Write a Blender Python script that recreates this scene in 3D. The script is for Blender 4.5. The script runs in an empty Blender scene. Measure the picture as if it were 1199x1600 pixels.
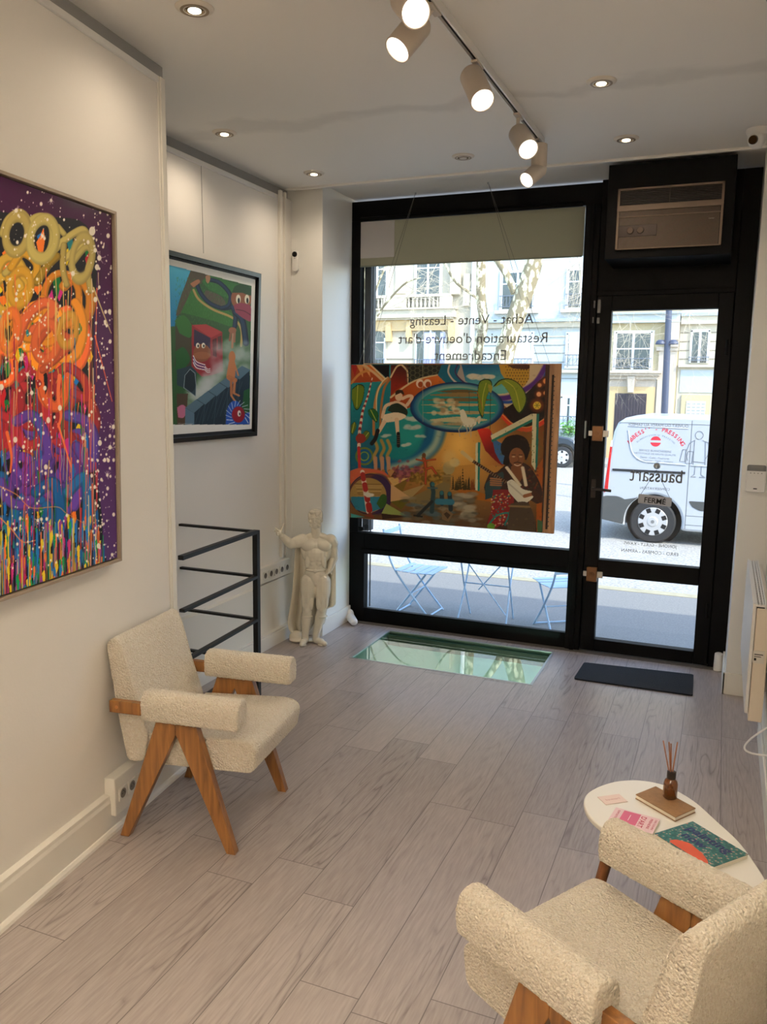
import bpy, bmesh, math, random
import numpy as np
from mathutils import Vector, Matrix
random.seed(7)
S = bpy.context.scene
C = S.collection
PI = math.pi

# ---------------------------------------------------------------- camera
cam_d = bpy.data.cameras.new('camera'); cam = bpy.data.objects.new('camera', cam_d); C.objects.link(cam)
cam_d.sensor_fit = 'VERTICAL'; cam_d.sensor_height = 36.0; cam_d.sensor_width = 36.0
cam_d.lens = 36.0 * 1279.356 / 1600.0
cam_d.clip_start = 0.05; cam_d.clip_end = 300
yaw, pitch, roll = 0.391204148, 0.148419410, 0.0143018735
f_ = Vector((-math.sin(yaw)*math.cos(pitch), math.cos(yaw)*math.cos(pitch), -math.sin(pitch)))
r_ = Vector((math.cos(yaw), math.sin(yaw), 0)); u_ = r_.cross(f_)
r2 = r_*math.cos(roll) + u_*math.sin(roll); u2 = -r_*math.sin(roll) + u_*math.cos(roll)
M = Matrix((r2, u2, -f_)).transposed().to_4x4(); M.translation = Vector((0, 0, 1.85))
cam.matrix_world = M
S.camera = cam

# ---------------------------------------------------------------- world, sun, exposure
S.view_settings.view_transform = 'Standard'; S.view_settings.look = 'None'
S.view_settings.exposure = 0.0; S.view_settings.gamma = 1.0; S.view_settings.use_curve_mapping = False
SKY_STRENGTH = 0.92; SUN_STRENGTH = 4.6; DOWN_W = 13.8; SPOT_W = 23.0; ADDED_UPLIGHT_W = 560.0
wd = bpy.data.worlds.new('sky'); S.world = wd; wd.use_nodes = True
nt = wd.node_tree; bg = nt.nodes['Background']
sky = nt.nodes.new('ShaderNodeTexSky'); sky.sky_type = 'NISHITA'; sky.sun_disc = False
sky.sun_elevation = math.radians(48); sky.sun_rotation = math.radians(115); sky.altitude = 50; sky.ozone_density = 1.0
nt.links.new(sky.outputs[0], bg.inputs[0]); bg.inputs[1].default_value = SKY_STRENGTH
sd = bpy.data.lights.new('sun', 'SUN'); sd.energy = SUN_STRENGTH; sd.angle = math.radians(0.6); sd.color = (1, .95, .86)
sun = bpy.data.objects.new('sun', sd); C.objects.link(sun)
sun_dir = Vector((-0.68, 0.42, -0.80)).normalized()       # the way the light travels
sun.rotation_euler = sun_dir.to_track_quat('-Z', 'Y').to_euler(); sun.location = (10, -8, 20)

# ---------------------------------------------------------------- materials
def lin(c):
    return tuple(((v/255)/12.92 if v/255 <= .04045 else ((v/255+.055)/1.055)**2.4) for v in c)
def mat(name, rgb, rough=.5, metal=0, bump=0, bscale=50, spec=.5, coat=0, noise=0, nscale=8, trans=0, emit=0, emitc=None, sheen=0, ior=None):
    m = bpy.data.materials.new(name); m.use_nodes = True; n = m.node_tree; b = n.nodes['Principled BSDF']
    col = (*lin(rgb), 1); b.inputs['Base Color'].default_value = col
    b.inputs['Roughness'].default_value = rough; b.inputs['Metallic'].default_value = metal
    b.inputs['Specular IOR Level'].default_value = spec
    if coat: b.inputs['Coat Weight'].default_value = coat; b.inputs['Coat Roughness'].default_value = .1
    if trans: b.inputs['Transmission Weight'].default_value = trans
    if ior: b.inputs['IOR'].default_value = ior
    if sheen: b.inputs['Sheen Weight'].default_value = sheen
    if emit: b.inputs['Emission Color'].default_value = (*(emitc or (1, .85, .65)), 1); b.inputs['Emission Strength'].default_value = emit
    if bump or noise:
        tc = n.nodes.new('ShaderNodeTexCoord')
    if noise:
        t = n.nodes.new('ShaderNodeTexNoise'); t.inputs['Scale'].default_value = nscale; t.inputs['Detail'].default_value = 5
        n.links.new(tc.outputs['Object'], t.inputs['Vector'])
        mx = n.nodes.new('ShaderNodeMix'); mx.data_type = 'RGBA'
        mx.inputs[6].default_value = tuple(v*(1-noise) for v in col[:3]) + (1,)
        mx.inputs[7].default_value = tuple(min(1, v*(1+noise)) for v in col[:3]) + (1,)
        n.links.new(t.outputs['Fac'], mx.inputs[0]); n.links.new(mx.outputs[2], b.inputs['Base Color'])
    if bump:
        t = n.nodes.new('ShaderNodeTexNoise'); t.inputs['Scale'].default_value = bscale; t.inputs['Detail'].default_value = 4
        n.links.new(tc.outputs['Object'], t.inputs['Vector'])
        bp = n.nodes.new('ShaderNodeBump'); bp.inputs['Strength'].default_value = bump; bp.inputs['Distance'].default_value = .01
        n.links.new(t.outputs['Fac'], bp.inputs['Height']); n.links.new(bp.outputs[0], b.inputs['Normal'])
    return m
def glass_mat(name, tint=(1, 1, 1), refl=1.0, ior=1.5):
    m = bpy.data.materials.new(name); m.use_nodes = True; n = m.node_tree; n.nodes.clear()
    o = n.nodes.new('ShaderNodeOutputMaterial'); mx = n.nodes.new('ShaderNodeMixShader')
    t = n.nodes.new('ShaderNodeBsdfTransparent'); t.inputs[0].default_value = (*tint, 1)
    g = n.nodes.new('ShaderNodeBsdfGlossy'); g.inputs['Roughness'].default_value = 0.01; g.inputs[0].default_value = (refl, refl, refl, 1)
    fr = n.nodes.new('ShaderNodeFresnel'); fr.inputs[0].default_value = ior
    ge = n.nodes.new('ShaderNodeNewGeometry'); k1 = n.nodes.new('ShaderNodeMath'); k1.operation = 'SUBTRACT'; k1.inputs[0].default_value = 1   # outer faces only reflect
    k2 = n.nodes.new('ShaderNodeMath'); k2.operation = 'MULTIPLY'; n.links.new(ge.outputs['Backfacing'], k1.inputs[1]); n.links.new(fr.outputs[0], k2.inputs[0]); n.links.new(k1.outputs[0], k2.inputs[1])
    n.links.new(k2.outputs[0], mx.inputs[0]); n.links.new(t.outputs[0], mx.inputs[1]); n.links.new(g.outputs[0], mx.inputs[2])
    n.links.new(mx.outputs[0], o.inputs[0]); return m
def wood_mat(name, c0, c1, axis='X', scale=1.0, rough=.45):
    m = bpy.data.materials.new(name); m.use_nodes = True; n = m.node_tree; b = n.nodes['Principled BSDF']
    tc = n.nodes.new('ShaderNodeTexCoord'); mp = n.nodes.new('ShaderNodeMapping')
    s = {'X': (3, 30, 30), 'Y': (30, 3, 30), 'Z': (30, 30, 3)}[axis]; mp.inputs['Scale'].default_value = tuple(v*scale for v in s)
    t = n.nodes.new('ShaderNodeTexNoise'); t.inputs['Scale'].default_value = 1.5; t.inputs['Detail'].default_value = 6; t.inputs['Distortion'].default_value = .6
    cr = n.nodes.new('ShaderNodeValToRGB'); cr.color_ramp.elements[0].position = .3; cr.color_ramp.elements[1].position = .72
    cr.color_ramp.elements[0].color = (*lin(c0), 1); cr.color_ramp.elements[1].color = (*lin(c1), 1)
    n.links.new(tc.outputs['Object'], mp.inputs[0]); n.links.new(mp.outputs[0], t.inputs['Vector']); n.links.new(t.outputs['Fac'], cr.inputs[0])
    n.links.new(cr.outputs[0], b.inputs['Base Color']); b.inputs['Roughness'].default_value = rough
    return m

WALL = mat('wall_paint', (231, 226, 218), .75, bump=.06, bscale=90)
WALLW = mat('wall_paint_gloss', (232, 230, 224), .45, bump=.04, bscale=60)
def ceil_mat():
    m = mat('ceiling_paint', (232, 229, 223), .6); n = m.node_tree; L = n.links.new; b = n.nodes['Principled BSDF']
    tc = n.nodes.new('ShaderNodeTexCoord'); sp = n.nodes.new('ShaderNodeSeparateXYZ'); L(tc.outputs['Object'], sp.inputs[0])
    nz = n.nodes.new('ShaderNodeTexNoise'); nz.inputs['Scale'].default_value = 3.0; nz.inputs['Detail'].default_value = 6; L(tc.outputs['Object'], nz.inputs['Vector'])
    def mt(op, a, c, cl=False):
        k = n.nodes.new('ShaderNodeMath'); k.operation = op; k.use_clamp = cl
        for i, q in enumerate((a, c)):
            if isinstance(q, (int, float)): k.inputs[i].default_value = q
            else: L(q, k.inputs[i])
        return k.outputs[0]
    # a smeared band of filler across the ceiling
    d = mt('ABSOLUTE', mt('SUBTRACT', mt('ADD', sp.outputs[1], mt('MULTIPLY', mt('SUBTRACT', nz.outputs['Fac'], .5), .45)), 4.05), 0)
    k = mt('MULTIPLY', mt('SUBTRACT', .10, d), 14, True)
    mx = n.nodes.new('ShaderNodeMix'); mx.data_type = 'RGBA'; mx.inputs[6].default_value = (*lin((232, 229, 223)), 1); mx.inputs[7].default_value = (*lin((218, 215, 209)), 1)
    L(k, mx.inputs[0]); L(mx.outputs[2], b.inputs['Base Color']); return m
CEIL = ceil_mat()
GAP = mat('gap_shade_grey', (150, 149, 146), .8)  # grey puts the shade of the slot above the wall panels into colour
TRIM = mat('trim_white', (232, 227, 216), .45)
BLACK = mat('black_lacquer', (5, 5, 6), .5, spec=.12, bump=.05, bscale=30)
IRON = mat('black_iron', (20, 20, 21), .45, metal=.2)
GLASS = glass_mat('window_glass', (.97, .985, .98), .8)
FLGLASS = glass_mat('floor_glass', (.66, .88, .82), 1.0, 1.8)
WOODLEG = wood_mat('teak', (106, 68, 32), (156, 106, 54), 'Z', 1.0, .38)
WOODTAB = wood_mat('walnut_leg', (92, 54, 24), (132, 82, 40), 'Z')
def blind_mat():
    m = bpy.data.materials.new('blind_fabric'); m.use_nodes = True; n = m.node_tree; b = n.nodes['Principled BSDF']; o = n.nodes['Material Output']
    b.inputs['Base Color'].default_value = (*lin((176, 174, 154)), 1); b.inputs['Roughness'].default_value = .85
    t = n.nodes.new('ShaderNodeBsdfTranslucent'); t.inputs[0].default_value = (*lin((172, 164, 140)), 1)
    mx = n.nodes.new('ShaderNodeMixShader'); mx.inputs[0].default_value = .42; n.links.new(b.outputs[0], mx.inputs[1]); n.links.new(t.outputs[0], mx.inputs[2]); n.links.new(mx.outputs[0], o.inputs[0]); return m
WHITEP = mat('white_plastic', (232, 230, 226), .35)
WHITEM = mat('white_metal', (226, 224, 220), .35, metal=.0)
SPOTB = mat('spot_body', (192, 180, 166), .45)
CHROME = mat('brushed_metal', (190, 190, 188), .3, metal=1)
BRASS = mat('brass', (124, 88, 58), .38, metal=.7)
DARK = mat('dark_void', (18, 17, 16), .6)
GREY = mat('mid_grey', (122, 122, 120), .5)
BULB = mat('bulb_warm', (255, 240, 210), .5, emit=5, emitc=(1, .86, .62))
BULBN = mat('bulb_neutral', (255, 250, 240), .5, emit=3, emitc=(1, .93, .8))
LBLUE = mat('pale_blue_enamel', (170, 200, 226), .4)
STATUE = mat('ivory_gloss', (228, 220, 200), .2, coat=.5)

def boucle():
    m = bpy.data.materials.new('boucle_cream'); m.use_nodes = True; n = m.node_tree; b = n.nodes['Principled BSDF']
    tc = n.nodes.new('ShaderNodeTexCoord')
    v = n.nodes.new('ShaderNodeTexVoronoi'); v.inputs['Scale'].default_value = 135; v.inputs['Randomness'].default_value = 1
    ns = n.nodes.new('ShaderNodeTexNoise'); ns.inputs['Scale'].default_value = 110; ns.inputs['Detail'].default_value = 3; ns.inputs['Distortion'].default_value = 1.5
    ad = n.nodes.new('ShaderNodeMath'); ad.operation = 'SUBTRACT'
    cr = n.nodes.new('ShaderNodeValToRGB'); cr.color_ramp.elements[0].position = .25; cr.color_ramp.elements[1].position = .7
    cr.color_ramp.elements[0].color = (*lin((230, 216, 192)), 1); cr.color_ramp.elements[1].color = (*lin((250, 242, 226)), 1)
    bp = n.nodes.new('ShaderNodeBump'); bp.inputs['Strength'].default_value = 1.0; bp.inputs['Distance'].default_value = .0085
    L = n.links.new
    L(tc.outputs['Object'], v.inputs['Vector']); L(tc.outputs['Object'], ns.inputs['Vector'])
    L(ns.outputs['Fac'], ad.inputs[0]); L(v.outputs['Distance'], ad.inputs[1]); L(ns.outputs['Fac'], cr.inputs[0])
    L(cr.outputs[0], b.inputs['Base Color']); L(ad.outputs[0], bp.inputs['Height']); L(bp.outputs[0], b.inputs['Normal'])
    b.inputs['Roughness'].default_value = .95; b.inputs['Sheen Weight'].default_value = .15; b.inputs['Specular IOR Level'].default_value = .1
    return m
BOUCLE = boucle()

def floor_mat():
    m = bpy.data.materials.new('grey_oak_planks'); m.use_nodes = True; n = m.node_tree; b = n.nodes['Principled BSDF']; L = n.links.new
    def math_(op, a, bb=None, clamp=False):
        k = n.nodes.new('ShaderNodeMath'); k.operation = op; k.use_clamp = clamp
        for i, q in enumerate((a, bb)):
            if q is None: continue
            if isinstance(q, (int, float)): k.inputs[i].default_value = q
            else: L(q, k.inputs[i])
        return k.outputs[0]
    tc = n.nodes.new('ShaderNodeTexCoord'); sp = n.nodes.new('ShaderNodeSeparateXYZ'); L(tc.outputs['Object'], sp.inputs[0])
    X, Y = sp.outputs[0], sp.outputs[1]
    px = math_('DIVIDE', math_('ADD', X, 1.32 + 20*.2035), .2035); ix = math_('FLOOR', px); fx = math_('FRACT', px)
    wn = n.nodes.new('ShaderNodeTexWhiteNoise'); wn.noise_dimensions = '1D'; L(ix, wn.inputs['W'])
    py = math_('DIVIDE', math_('ADD', Y, math_('MULTIPLY', wn.outputs['Value'], 1.3)), 1.24); iy = math_('FLOOR', py); fy = math_('FRACT', py)
    pid = math_('ADD', math_('MULTIPLY', ix, 7.31), math_('MULTIPLY', iy, 3.17))
    w2 = n.nodes.new('ShaderNodeTexWhiteNoise'); w2.noise_dimensions = '1D'; L(pid, w2.inputs['W'])
    # seams
    ex = math_('MINIMUM', fx, math_('SUBTRACT', 1, fx)); ey = math_('MULTIPLY', math_('MINIMUM', fy, math_('SUBTRACT', 1, fy)), 6.1)
    e = math_('MINIMUM', ex, ey); seam = math_('LESS_THAN', e, .008)
    # grain
    cb = n.nodes.new('ShaderNodeCombineXYZ'); L(math_('ADD', math_('MULTIPLY', X, 1.0), math_('MULTIPLY', w2.outputs['Value'], 40)), cb.inputs[0])
    L(math_('MULTIPLY', Y, .075), cb.inputs[1]); L(math_('MULTIPLY', pid, .37), cb.inputs[2])
    g1 = n.nodes.new('ShaderNodeTexNoise'); g1.inputs['Scale'].default_value = 9; g1.inputs['Detail'].default_value = 2; g1.inputs['Distortion'].default_value = .35; L(cb.outputs[0], g1.inputs['Vector'])
    rings = math_('FRACT', math_('MULTIPLY', g1.outputs['Fac'], 13)); rings = math_('POWER', math_('ABSOLUTE', math_('SUBTRACT', math_('MULTIPLY', rings, 2), 1)), 5)
    g2 = n.nodes.new('ShaderNodeTexNoise'); g2.inputs['Scale'].default_value = 130; g2.inputs['Detail'].default_value = 3; L(cb.outputs[0], g2.inputs['Vector'])
    cb3 = n.nodes.new('ShaderNodeTexNoise'); cb3.inputs['Scale'].default_value = 3.5; cb3.inputs['Detail'].default_value = 2; L(cb.outputs[0], cb3.inputs['Vector'])
    msk = math_('MULTIPLY', math_('SUBTRACT', cb3.outputs['Fac'], .42), 5, True)
    dark = math_('MULTIPLY', rings, msk)
    val = math_('ADD', math_('MULTIPLY', w2.outputs['Value'], .16), math_('MULTIPLY', math_('SUBTRACT', g2.outputs['Fac'], .5), .50))
    val = math_('SUBTRACT', math_('ADD', val, .5), math_('MULTIPLY', dark, .36), True)
    cr = n.nodes.new('ShaderNodeValToRGB'); cr.color_ramp.elements[0].position = 0; cr.color_ramp.elements[1].position = 1
    cr.color_ramp.elements[0].color = (*lin((98, 86, 80)), 1); cr.color_ramp.elements[1].color = (*lin((198, 187, 181)), 1); L(val, cr.inputs[0])
    mx = n.nodes.new('ShaderNodeMix'); mx.data_type = 'RGBA'; mx.inputs[7].default_value = (*lin((84, 76, 72)), 1)
    L(math_('MULTIPLY', seam, .75), mx.inputs[0]); L(cr.outputs[0], mx.inputs[6]); L(mx.outputs[2], b.inputs['Base Color'])
    b.inputs['Roughness'].default_value = .36; b.inputs['Specular IOR Level'].default_value = .55
    bp = n.nodes.new('ShaderNodeBump'); bp.inputs['Strength'].default_value = .12; bp.inputs['Distance'].default_value = .002; L(val, bp.inputs['Height']); L(bp.outputs[0], b.inputs['Normal'])
    return m
FLOOR = floor_mat()

def ground_mat(name, c0, c1, scale, rough=.9):
    m = bpy.data.materials.new(name); m.use_nodes = True; n = m.node_tree; b = n.nodes['Principled BSDF']
    tc = n.nodes.new('ShaderNodeTexCoord'); t = n.nodes.new('ShaderNodeTexNoise'); t.inputs['Scale'].default_value = scale; t.inputs['Detail'].default_value = 8; t.inputs['Roughness'].default_value = .7
    cr = n.nodes.new('ShaderNodeValToRGB'); cr.color_ramp.elements[0].position = .35; cr.color_ramp.elements[1].position = .65
    cr.color_ramp.elements[0].color = (*lin(c0), 1); cr.color_ramp.elements[1].color = (*lin(c1), 1)
    n.links.new(tc.outputs['Object'], t.inputs['Vector']); n.links.new(t.outputs['Fac'], cr.inputs[0]); n.links.new(cr.outputs[0], b.inputs['Base Color']); b.inputs['Roughness'].default_value = rough
    return m

# ---------------------------------------------------------------- mesh helpers
class MB:
    def __init__(s): s.bm = bmesh.new()
    def box(s, x0, y0, z0, x1, y1, z1, mt=None):
        m = Matrix.Translation(((x0+x1)/2, (y0+y1)/2, (z0+z1)/2)) @ Matrix.Diagonal((abs(x1-x0), abs(y1-y0), abs(z1-z0), 1))
        if mt is not None: m = mt @ m
        bmesh.ops.create_cube(s.bm, size=1, matrix=m); return s
    def cyl(s, p0, p1, r, r2=None, seg=20, caps=True):
        p0 = Vector(p0); p1 = Vector(p1); d = p1-p0
        m = Matrix.Translation((p0+p1)/2) @ d.to_track_quat('Z', 'Y').to_matrix().to_4x4()
        bmesh.ops.create_cone(s.bm, cap_ends=caps, segments=seg, radius1=r, radius2=r if r2 is None else r2, depth=d.length, matrix=m); return s
    def bar(s, p0, p1, w, h, up=(0, 0, 1)):
        p0 = Vector(p0); p1 = Vector(p1); d = (p1-p0); y = d.normalized(); up = Vector(up); x = y.cross(up)
        if x.length < 1e-4: x = y.cross(Vector((1, 0, 0)))
        x.normalize(); z = x.cross(y)
        m = Matrix((x, y, z)).transposed().to_4x4(); m.translation = (p0+p1)/2
        bmesh.ops.create_cube(s.bm, size=1, matrix=m @ Matrix.Diagonal((w, d.length, h, 1))); return s
    def ell(s, c, r, seg=20, rot=None):
        m = Matrix.Translation(c)
        if rot is not None: m = m @ rot
        r = (r, r, r) if isinstance(r, (int, float)) else r
        bmesh.ops.create_uvsphere(s.bm, u_segments=seg, v_segments=max(6, seg//2), radius=1, matrix=m @ Matrix.Diagonal((*r, 1))); return s
    def cap(s, p0, p1, r0, r1=None, seg=14):
        r1 = r0 if r1 is None else r1
        s.cyl(p0, p1, r0, r1, seg); s.ell(p0, r0, seg); s.ell(p1, r1, seg); return s
    def tube(s, pts, r, seg=8, r1=None):
        pts = [Vector(p) for p in pts]; n = len(pts); rings = []
        prev = None
        for i, p in enumerate(pts):
            d = (pts[min(i+1, n-1)]-pts[max(i-1, 0)]).normalized()
            if prev is None:
                a = d.cross(Vector((0, 0, 1)))
                if a.length < .1: a = d.cross(Vector((1, 0, 0)))
                a.normalize()
            else: a = (prev - d*prev.dot(d)).normalized()
            prev = a; b = d.cross(a); rr = r if r1 is None else r + (r1-r)*i/(n-1)
            rings.append([s.bm.verts.new(p + (a*math.cos(2*PI*k/seg) + b*math.sin(2*PI*k/seg))*rr) for k in range(seg)])
        for i in range(n-1):
            for k in range(seg): s.bm.faces.new((rings[i][k], rings[i][(k+1) % seg], rings[i+1][(k+1) % seg], rings[i+1][k]))
        s.bm.faces.new(rings[0][::-1]); s.bm.faces.new(rings[-1]); return s
    def prism(s, poly, h0, h1, fn):
        """poly: 2D points; fn(a,b,h) -> world"""
        lo = [s.bm.verts.new(fn(a, b, h0)) for a, b in poly]; hi = [s.bm.verts.new(fn(a, b, h1)) for a, b in poly]
        k = len(poly); s.bm.faces.new(lo[::-1]); s.bm.faces.new(hi)
        for i in range(k): s.bm.faces.new((lo[i], lo[(i+1) % k], hi[(i+1) % k], hi[i]))
        return s
    def lathe(s, prof, c=(0, 0, 0), seg=24):
        rings = []
        for r, z in prof:
            rings.append([s.bm.verts.new((c[0]+r*math.cos(2*PI*k/seg), c[1]+r*math.sin(2*PI*k/seg), c[2]+z)) for k in range(seg)])
        for i in range(len(rings)-1):
            for k in range(seg): s.bm.faces.new((rings[i][k], rings[i][(k+1) % seg], rings[i+1][(k+1) % seg], rings[i+1][k]))
        s.bm.faces.new(rings[0][::-1]); s.bm.faces.new(rings[-1]); return s
    def xf(s, m): bmesh.ops.transform(s.bm, matrix=m, verts=s.bm.verts); return s
    def build(s, name, m, parent=None, smooth=30, bevel=0, segs=2):
        bmesh.ops.recalc_face_normals(s.bm, faces=s.bm.faces)
        me = bpy.data.meshes.new(name); s.bm.to_mesh(me); s.bm.free()
        return link(name, me, m, parent, smooth, bevel, segs)
def link(name, me, m, parent=None, smooth=30, bevel=0, segs=2):
    o = bpy.data.objects.new(name, me); C.objects.link(o)
    if m: me.materials.append(m)
    if smooth:
        for p in me.polygons: p.use_smooth = True
        me.set_sharp_from_angle(angle=math.radians(smooth))
    if bevel:
        b = o.modifiers.new('bevel', 'BEVEL'); b.width = bevel; b.segments = segs; b.limit_method = 'ANGLE'; b.angle_limit = math.radians(40)
        b.harden_normals = False
    if parent: setp(o, parent)
    return o
def setp(o, parent):
    o.parent = parent
    if parent.get('_world') is not None: o.matrix_parent_inverse = Matrix.LocRotScale(parent.location, parent.rotation_euler, None).inverted()
def thing(name, label, cat, loc=(0, 0, 0), rz=0, group=None, local=False):
    o = bpy.data.objects.new(name, None); C.objects.link(o); o.location = loc; o.rotation_euler = (0, 0, rz)
    o.empty_display_size = .05
    if not local: o['_world'] = 1
    return tag(o, label, cat, group)
def tag(o, label, cat, group=None):
    o['label'] = label; o['category'] = cat
    if group: o['group'] = group
    return o
def struct(o): o['kind'] = 'structure'; return o
def sthing(name, loc=(0, 0, 0)):
    o = bpy.data.objects.new(name, None); C.objects.link(o); o.location = loc; o['_world'] = 1; o['kind'] = 'structure'; return o
def copy_tree(o, parent=None):
    c = o.copy(); C.objects.link(c)
    if parent: c.parent = parent
    for ch in list(o.children): copy_tree(ch, c)
    return c
def text_bm(body, size, extrude=.0005, bold=False, spacing=1.0):
    cu = bpy.data.curves.new('t', 'FONT'); cu.body = body; cu.size = size; cu.extrude = extrude; cu.align_x = 'CENTER'; cu.align_y = 'CENTER'
    cu.space_character = spacing; cu.resolution_u = 3
    if bold: cu.offset = size*(.022 if bold is True else bold)
    o = bpy.data.objects.new('t', cu); C.objects.link(o)
    bpy.context.view_layer.update()
    dg = bpy.context.evaluated_depsgraph_get(); me = bpy.data.meshes.new_from_object(o.evaluated_get(dg))
    bpy.data.objects.remove(o); bm = bmesh.new(); bm.from_mesh(me); bpy.data.meshes.remove(me); bpy.data.curves.remove(cu)
    return bm
def facing(loc, right, up):
    r = Vector(right).normalized(); u = Vector(up).normalized(); n = r.cross(u)
    m = Matrix((r, u, n)).transposed().to_4x4(); m.translation = loc; return m
def text(name, body, width, loc, right, up, m, parent, mirror=False, height=None, bold=False, ext=.0004):
    bm = text_bm(body, 1, 0, bold); xs = [v.co.x for v in bm.verts]; ys = [v.co.y for v in bm.verts]
    w = max(xs)-min(xs); h = max(ys)-min(ys); k = width/w; kh = k if height is None else height/h
    cx = (max(xs)+min(xs))/2; cy = (max(ys)+min(ys))/2
    bmesh.ops.translate(bm, vec=(-cx, -cy, 0), verts=bm.verts)
    bmesh.ops.transform(bm, matrix=facing(loc, right, up) @ Matrix.Diagonal((-k if mirror else k, kh, 1, 1)), verts=bm.verts)
    mb = MB(); mb.bm.free(); mb.bm = bm
    return mb.build(name, m, parent, smooth=0)
def arc_text(name, body, radius, a0, a1, size, loc, right, up, m, parent, mirror=False, bold=True):
    out = bmesh.new(); n = len(body)
    for i, ch in enumerate(body):
        if ch == ' ': continue
        bm = text_bm(ch, size, 0, bold); a = a0 + (a1-a0)*i/(n-1)
        bmesh.ops.transform(bm, matrix=Matrix.Rotation(-a, 4, 'Z') @ Matrix.Translation((0, radius, 0)), verts=bm.verts)
        me = bpy.data.meshes.new('x'); bm.to_mesh(me); bm.free(); out.from_mesh(me); bpy.data.meshes.remove(me)
    bmesh.ops.transform(out, matrix=facing(loc, right, up) @ Matrix.Diagonal((-1 if mirror else 1, 1, 1, 1)), verts=out.verts)
    mb = MB(); mb.bm.free(); mb.bm = out
    return mb.build(name, m, parent, smooth=0)
def rounded(poly, r, k=5):
    """round the corners of a 2D polygon"""
    out = []; n = len(poly); rr = r if isinstance(r, (list, tuple)) else [r]*n
    for i in range(n):
        p = Vector(poly[i]); a = Vector(poly[i-1]); b = Vector(poly[(i+1) % n]); q = rr[i]
        if q <= 0: out.append(tuple(p)); continue
        da = (a-p); db = (b-p); q1 = min(q, da.length*.49); q2 = min(q, db.length*.49)
        s0 = p+da.normalized()*q1; s1 = p+db.normalized()*q2
        for j in range(k+1):
            t = j/k; out.append(tuple(s0*(1-t)**2 + p*2*t*(1-t) + s1*t*t))
    return out

# ---------------------------------------------------------------- the room
CZ = 3.235; YW = 5.88
LA = Vector((-2.203, 1.901, 0)); LD = Vector((-.1202, .99275, 0)); LN = Vector((.99275, .1202, 0))   # near left wall: point, direction, normal
def LW(s, o, z): return LA + LD*s + LN*o + Vector((0, 0, z))
def lbox(mb, s0, s1, o0, o1, z0, z1):
    return mb.prism([(s0, z0), (s1, z0), (s1, z1), (s0, z1)], o0, o1, lambda a, b, h: LW(a, h, b))

# floor with two openings (stairwell, glass panel)
GX0, GX1, GY0, GY1 = -2.30, -1.015, 4.985, 5.72
mb = MB()
def fl(x0, y0, x1, y1): mb.box(x0, y0, -.12, x1, y1, 0)
fl(-2.95, -2.6, .42, 3.3); fl(-2.40, 3.3, .42, GY0); fl(-3.0, 4.02, -2.40, GY0)
fl(-3.0, GY0, GX0, GY1); fl(GX1, GY0, .42, GY1); fl(-3.0, GY1, .42, 5.93)
struct(mb.build('floor', FLOOR, smooth=0))
struct(MB().box(-3.2, -2.7, CZ, .5, 5.30, CZ+.25).build('ceiling', CEIL, smooth=0))
struct(MB().box(-3.2, 5.30, CZ+.03, .5, 5.95, CZ+.25).build('ceiling', CEIL, smooth=0))
struct(MB().box(-2.95, 5.285, CZ-.014, .115, 5.31, CZ+.03).build('trim_7', CEIL, smooth=0, bevel=.004))
# near left wall: panel with a grey shadow gap above it
mb = MB(); lbox(mb, -4.6, 1.235, -.04, 0, 0, 3.165)
struct(mb.build('wall_left', WALL, smooth=0))
mb = MB(); lbox(mb, -4.6, 1.285, -.16, -.04, 0, CZ)
w = struct(mb.build('wall_left', WALL, smooth=0))
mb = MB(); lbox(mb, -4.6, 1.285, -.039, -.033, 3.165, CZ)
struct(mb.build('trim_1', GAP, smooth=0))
mb = MB(); lbox(mb, -.9, 1.17, 0.0, .012, 3.132, 3.160); lbox(mb, -.9, 1.17, .012, .016, 3.132, 3.140)
rail = tag(mb.build('picture_rail', WHITEM, smooth=0, bevel=.002), 'thin white picture hanging rail high on the near left wall', 'picture rail')
mb = MB(); lbox(mb, 1.180, 1.236, 0.0, .005, .17, 3.165); lbox(mb, 1.196, 1.232, .004, .009, .17, 3.165)
struct(mb.build('trim_8', TRIM, smooth=0, bevel=.002))
# recess wall
RX = -2.955
struct(MB().box(RX-.04, .5, 0, RX, 5.36, 3.17).build('wall_left_far', WALL, smooth=0))
struct(MB().box(RX-.2, .5, -.3, RX-.04, 5.4, CZ).build('wall_left_far', WALL, smooth=0))
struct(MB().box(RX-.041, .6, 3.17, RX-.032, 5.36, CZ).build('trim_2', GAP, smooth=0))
mb = MB().box(RX, 2.6, 3.135, RX+.012, 5.11, 3.163).box(RX+.012, 2.6, 3.135, RX+.016, 5.11, 3.143)
tag(mb.build('picture_rail', WHITEM, smooth=0, bevel=.002), 'thin white picture hanging rail above the framed cartoon print', 'picture rail')
# dado under the recess wall, its ledge widening towards the stairs
mb = MB(); mb.prism([(RX, .6), (RX+.10, .6), (RX+.045, 4.3), (RX+.012, 5.36), (RX, 5.36)], 0, .47, lambda a, b, h: Vector((a, b, h)))
struct(mb.build('trim_3', TRIM, smooth=0))
mb = MB().box(RX, 4.05, 0, RX+.055, 5.36, .095).box(RX, 4.05, .095, RX+.050, 5.36, .11)
struct(mb.build('baseboard_left_far', TRIM, smooth=0, bevel=.003))
# vertical cable duct in the recess
mb = MB().box(RX, 5.17, .62, RX+.022, 5.20, 3.20).box(RX, 5.24, .62, RX+.018, 5.262, 3.20)
struct(mb.build('trim_4', TRIM, smooth=0, bevel=.003))
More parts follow.
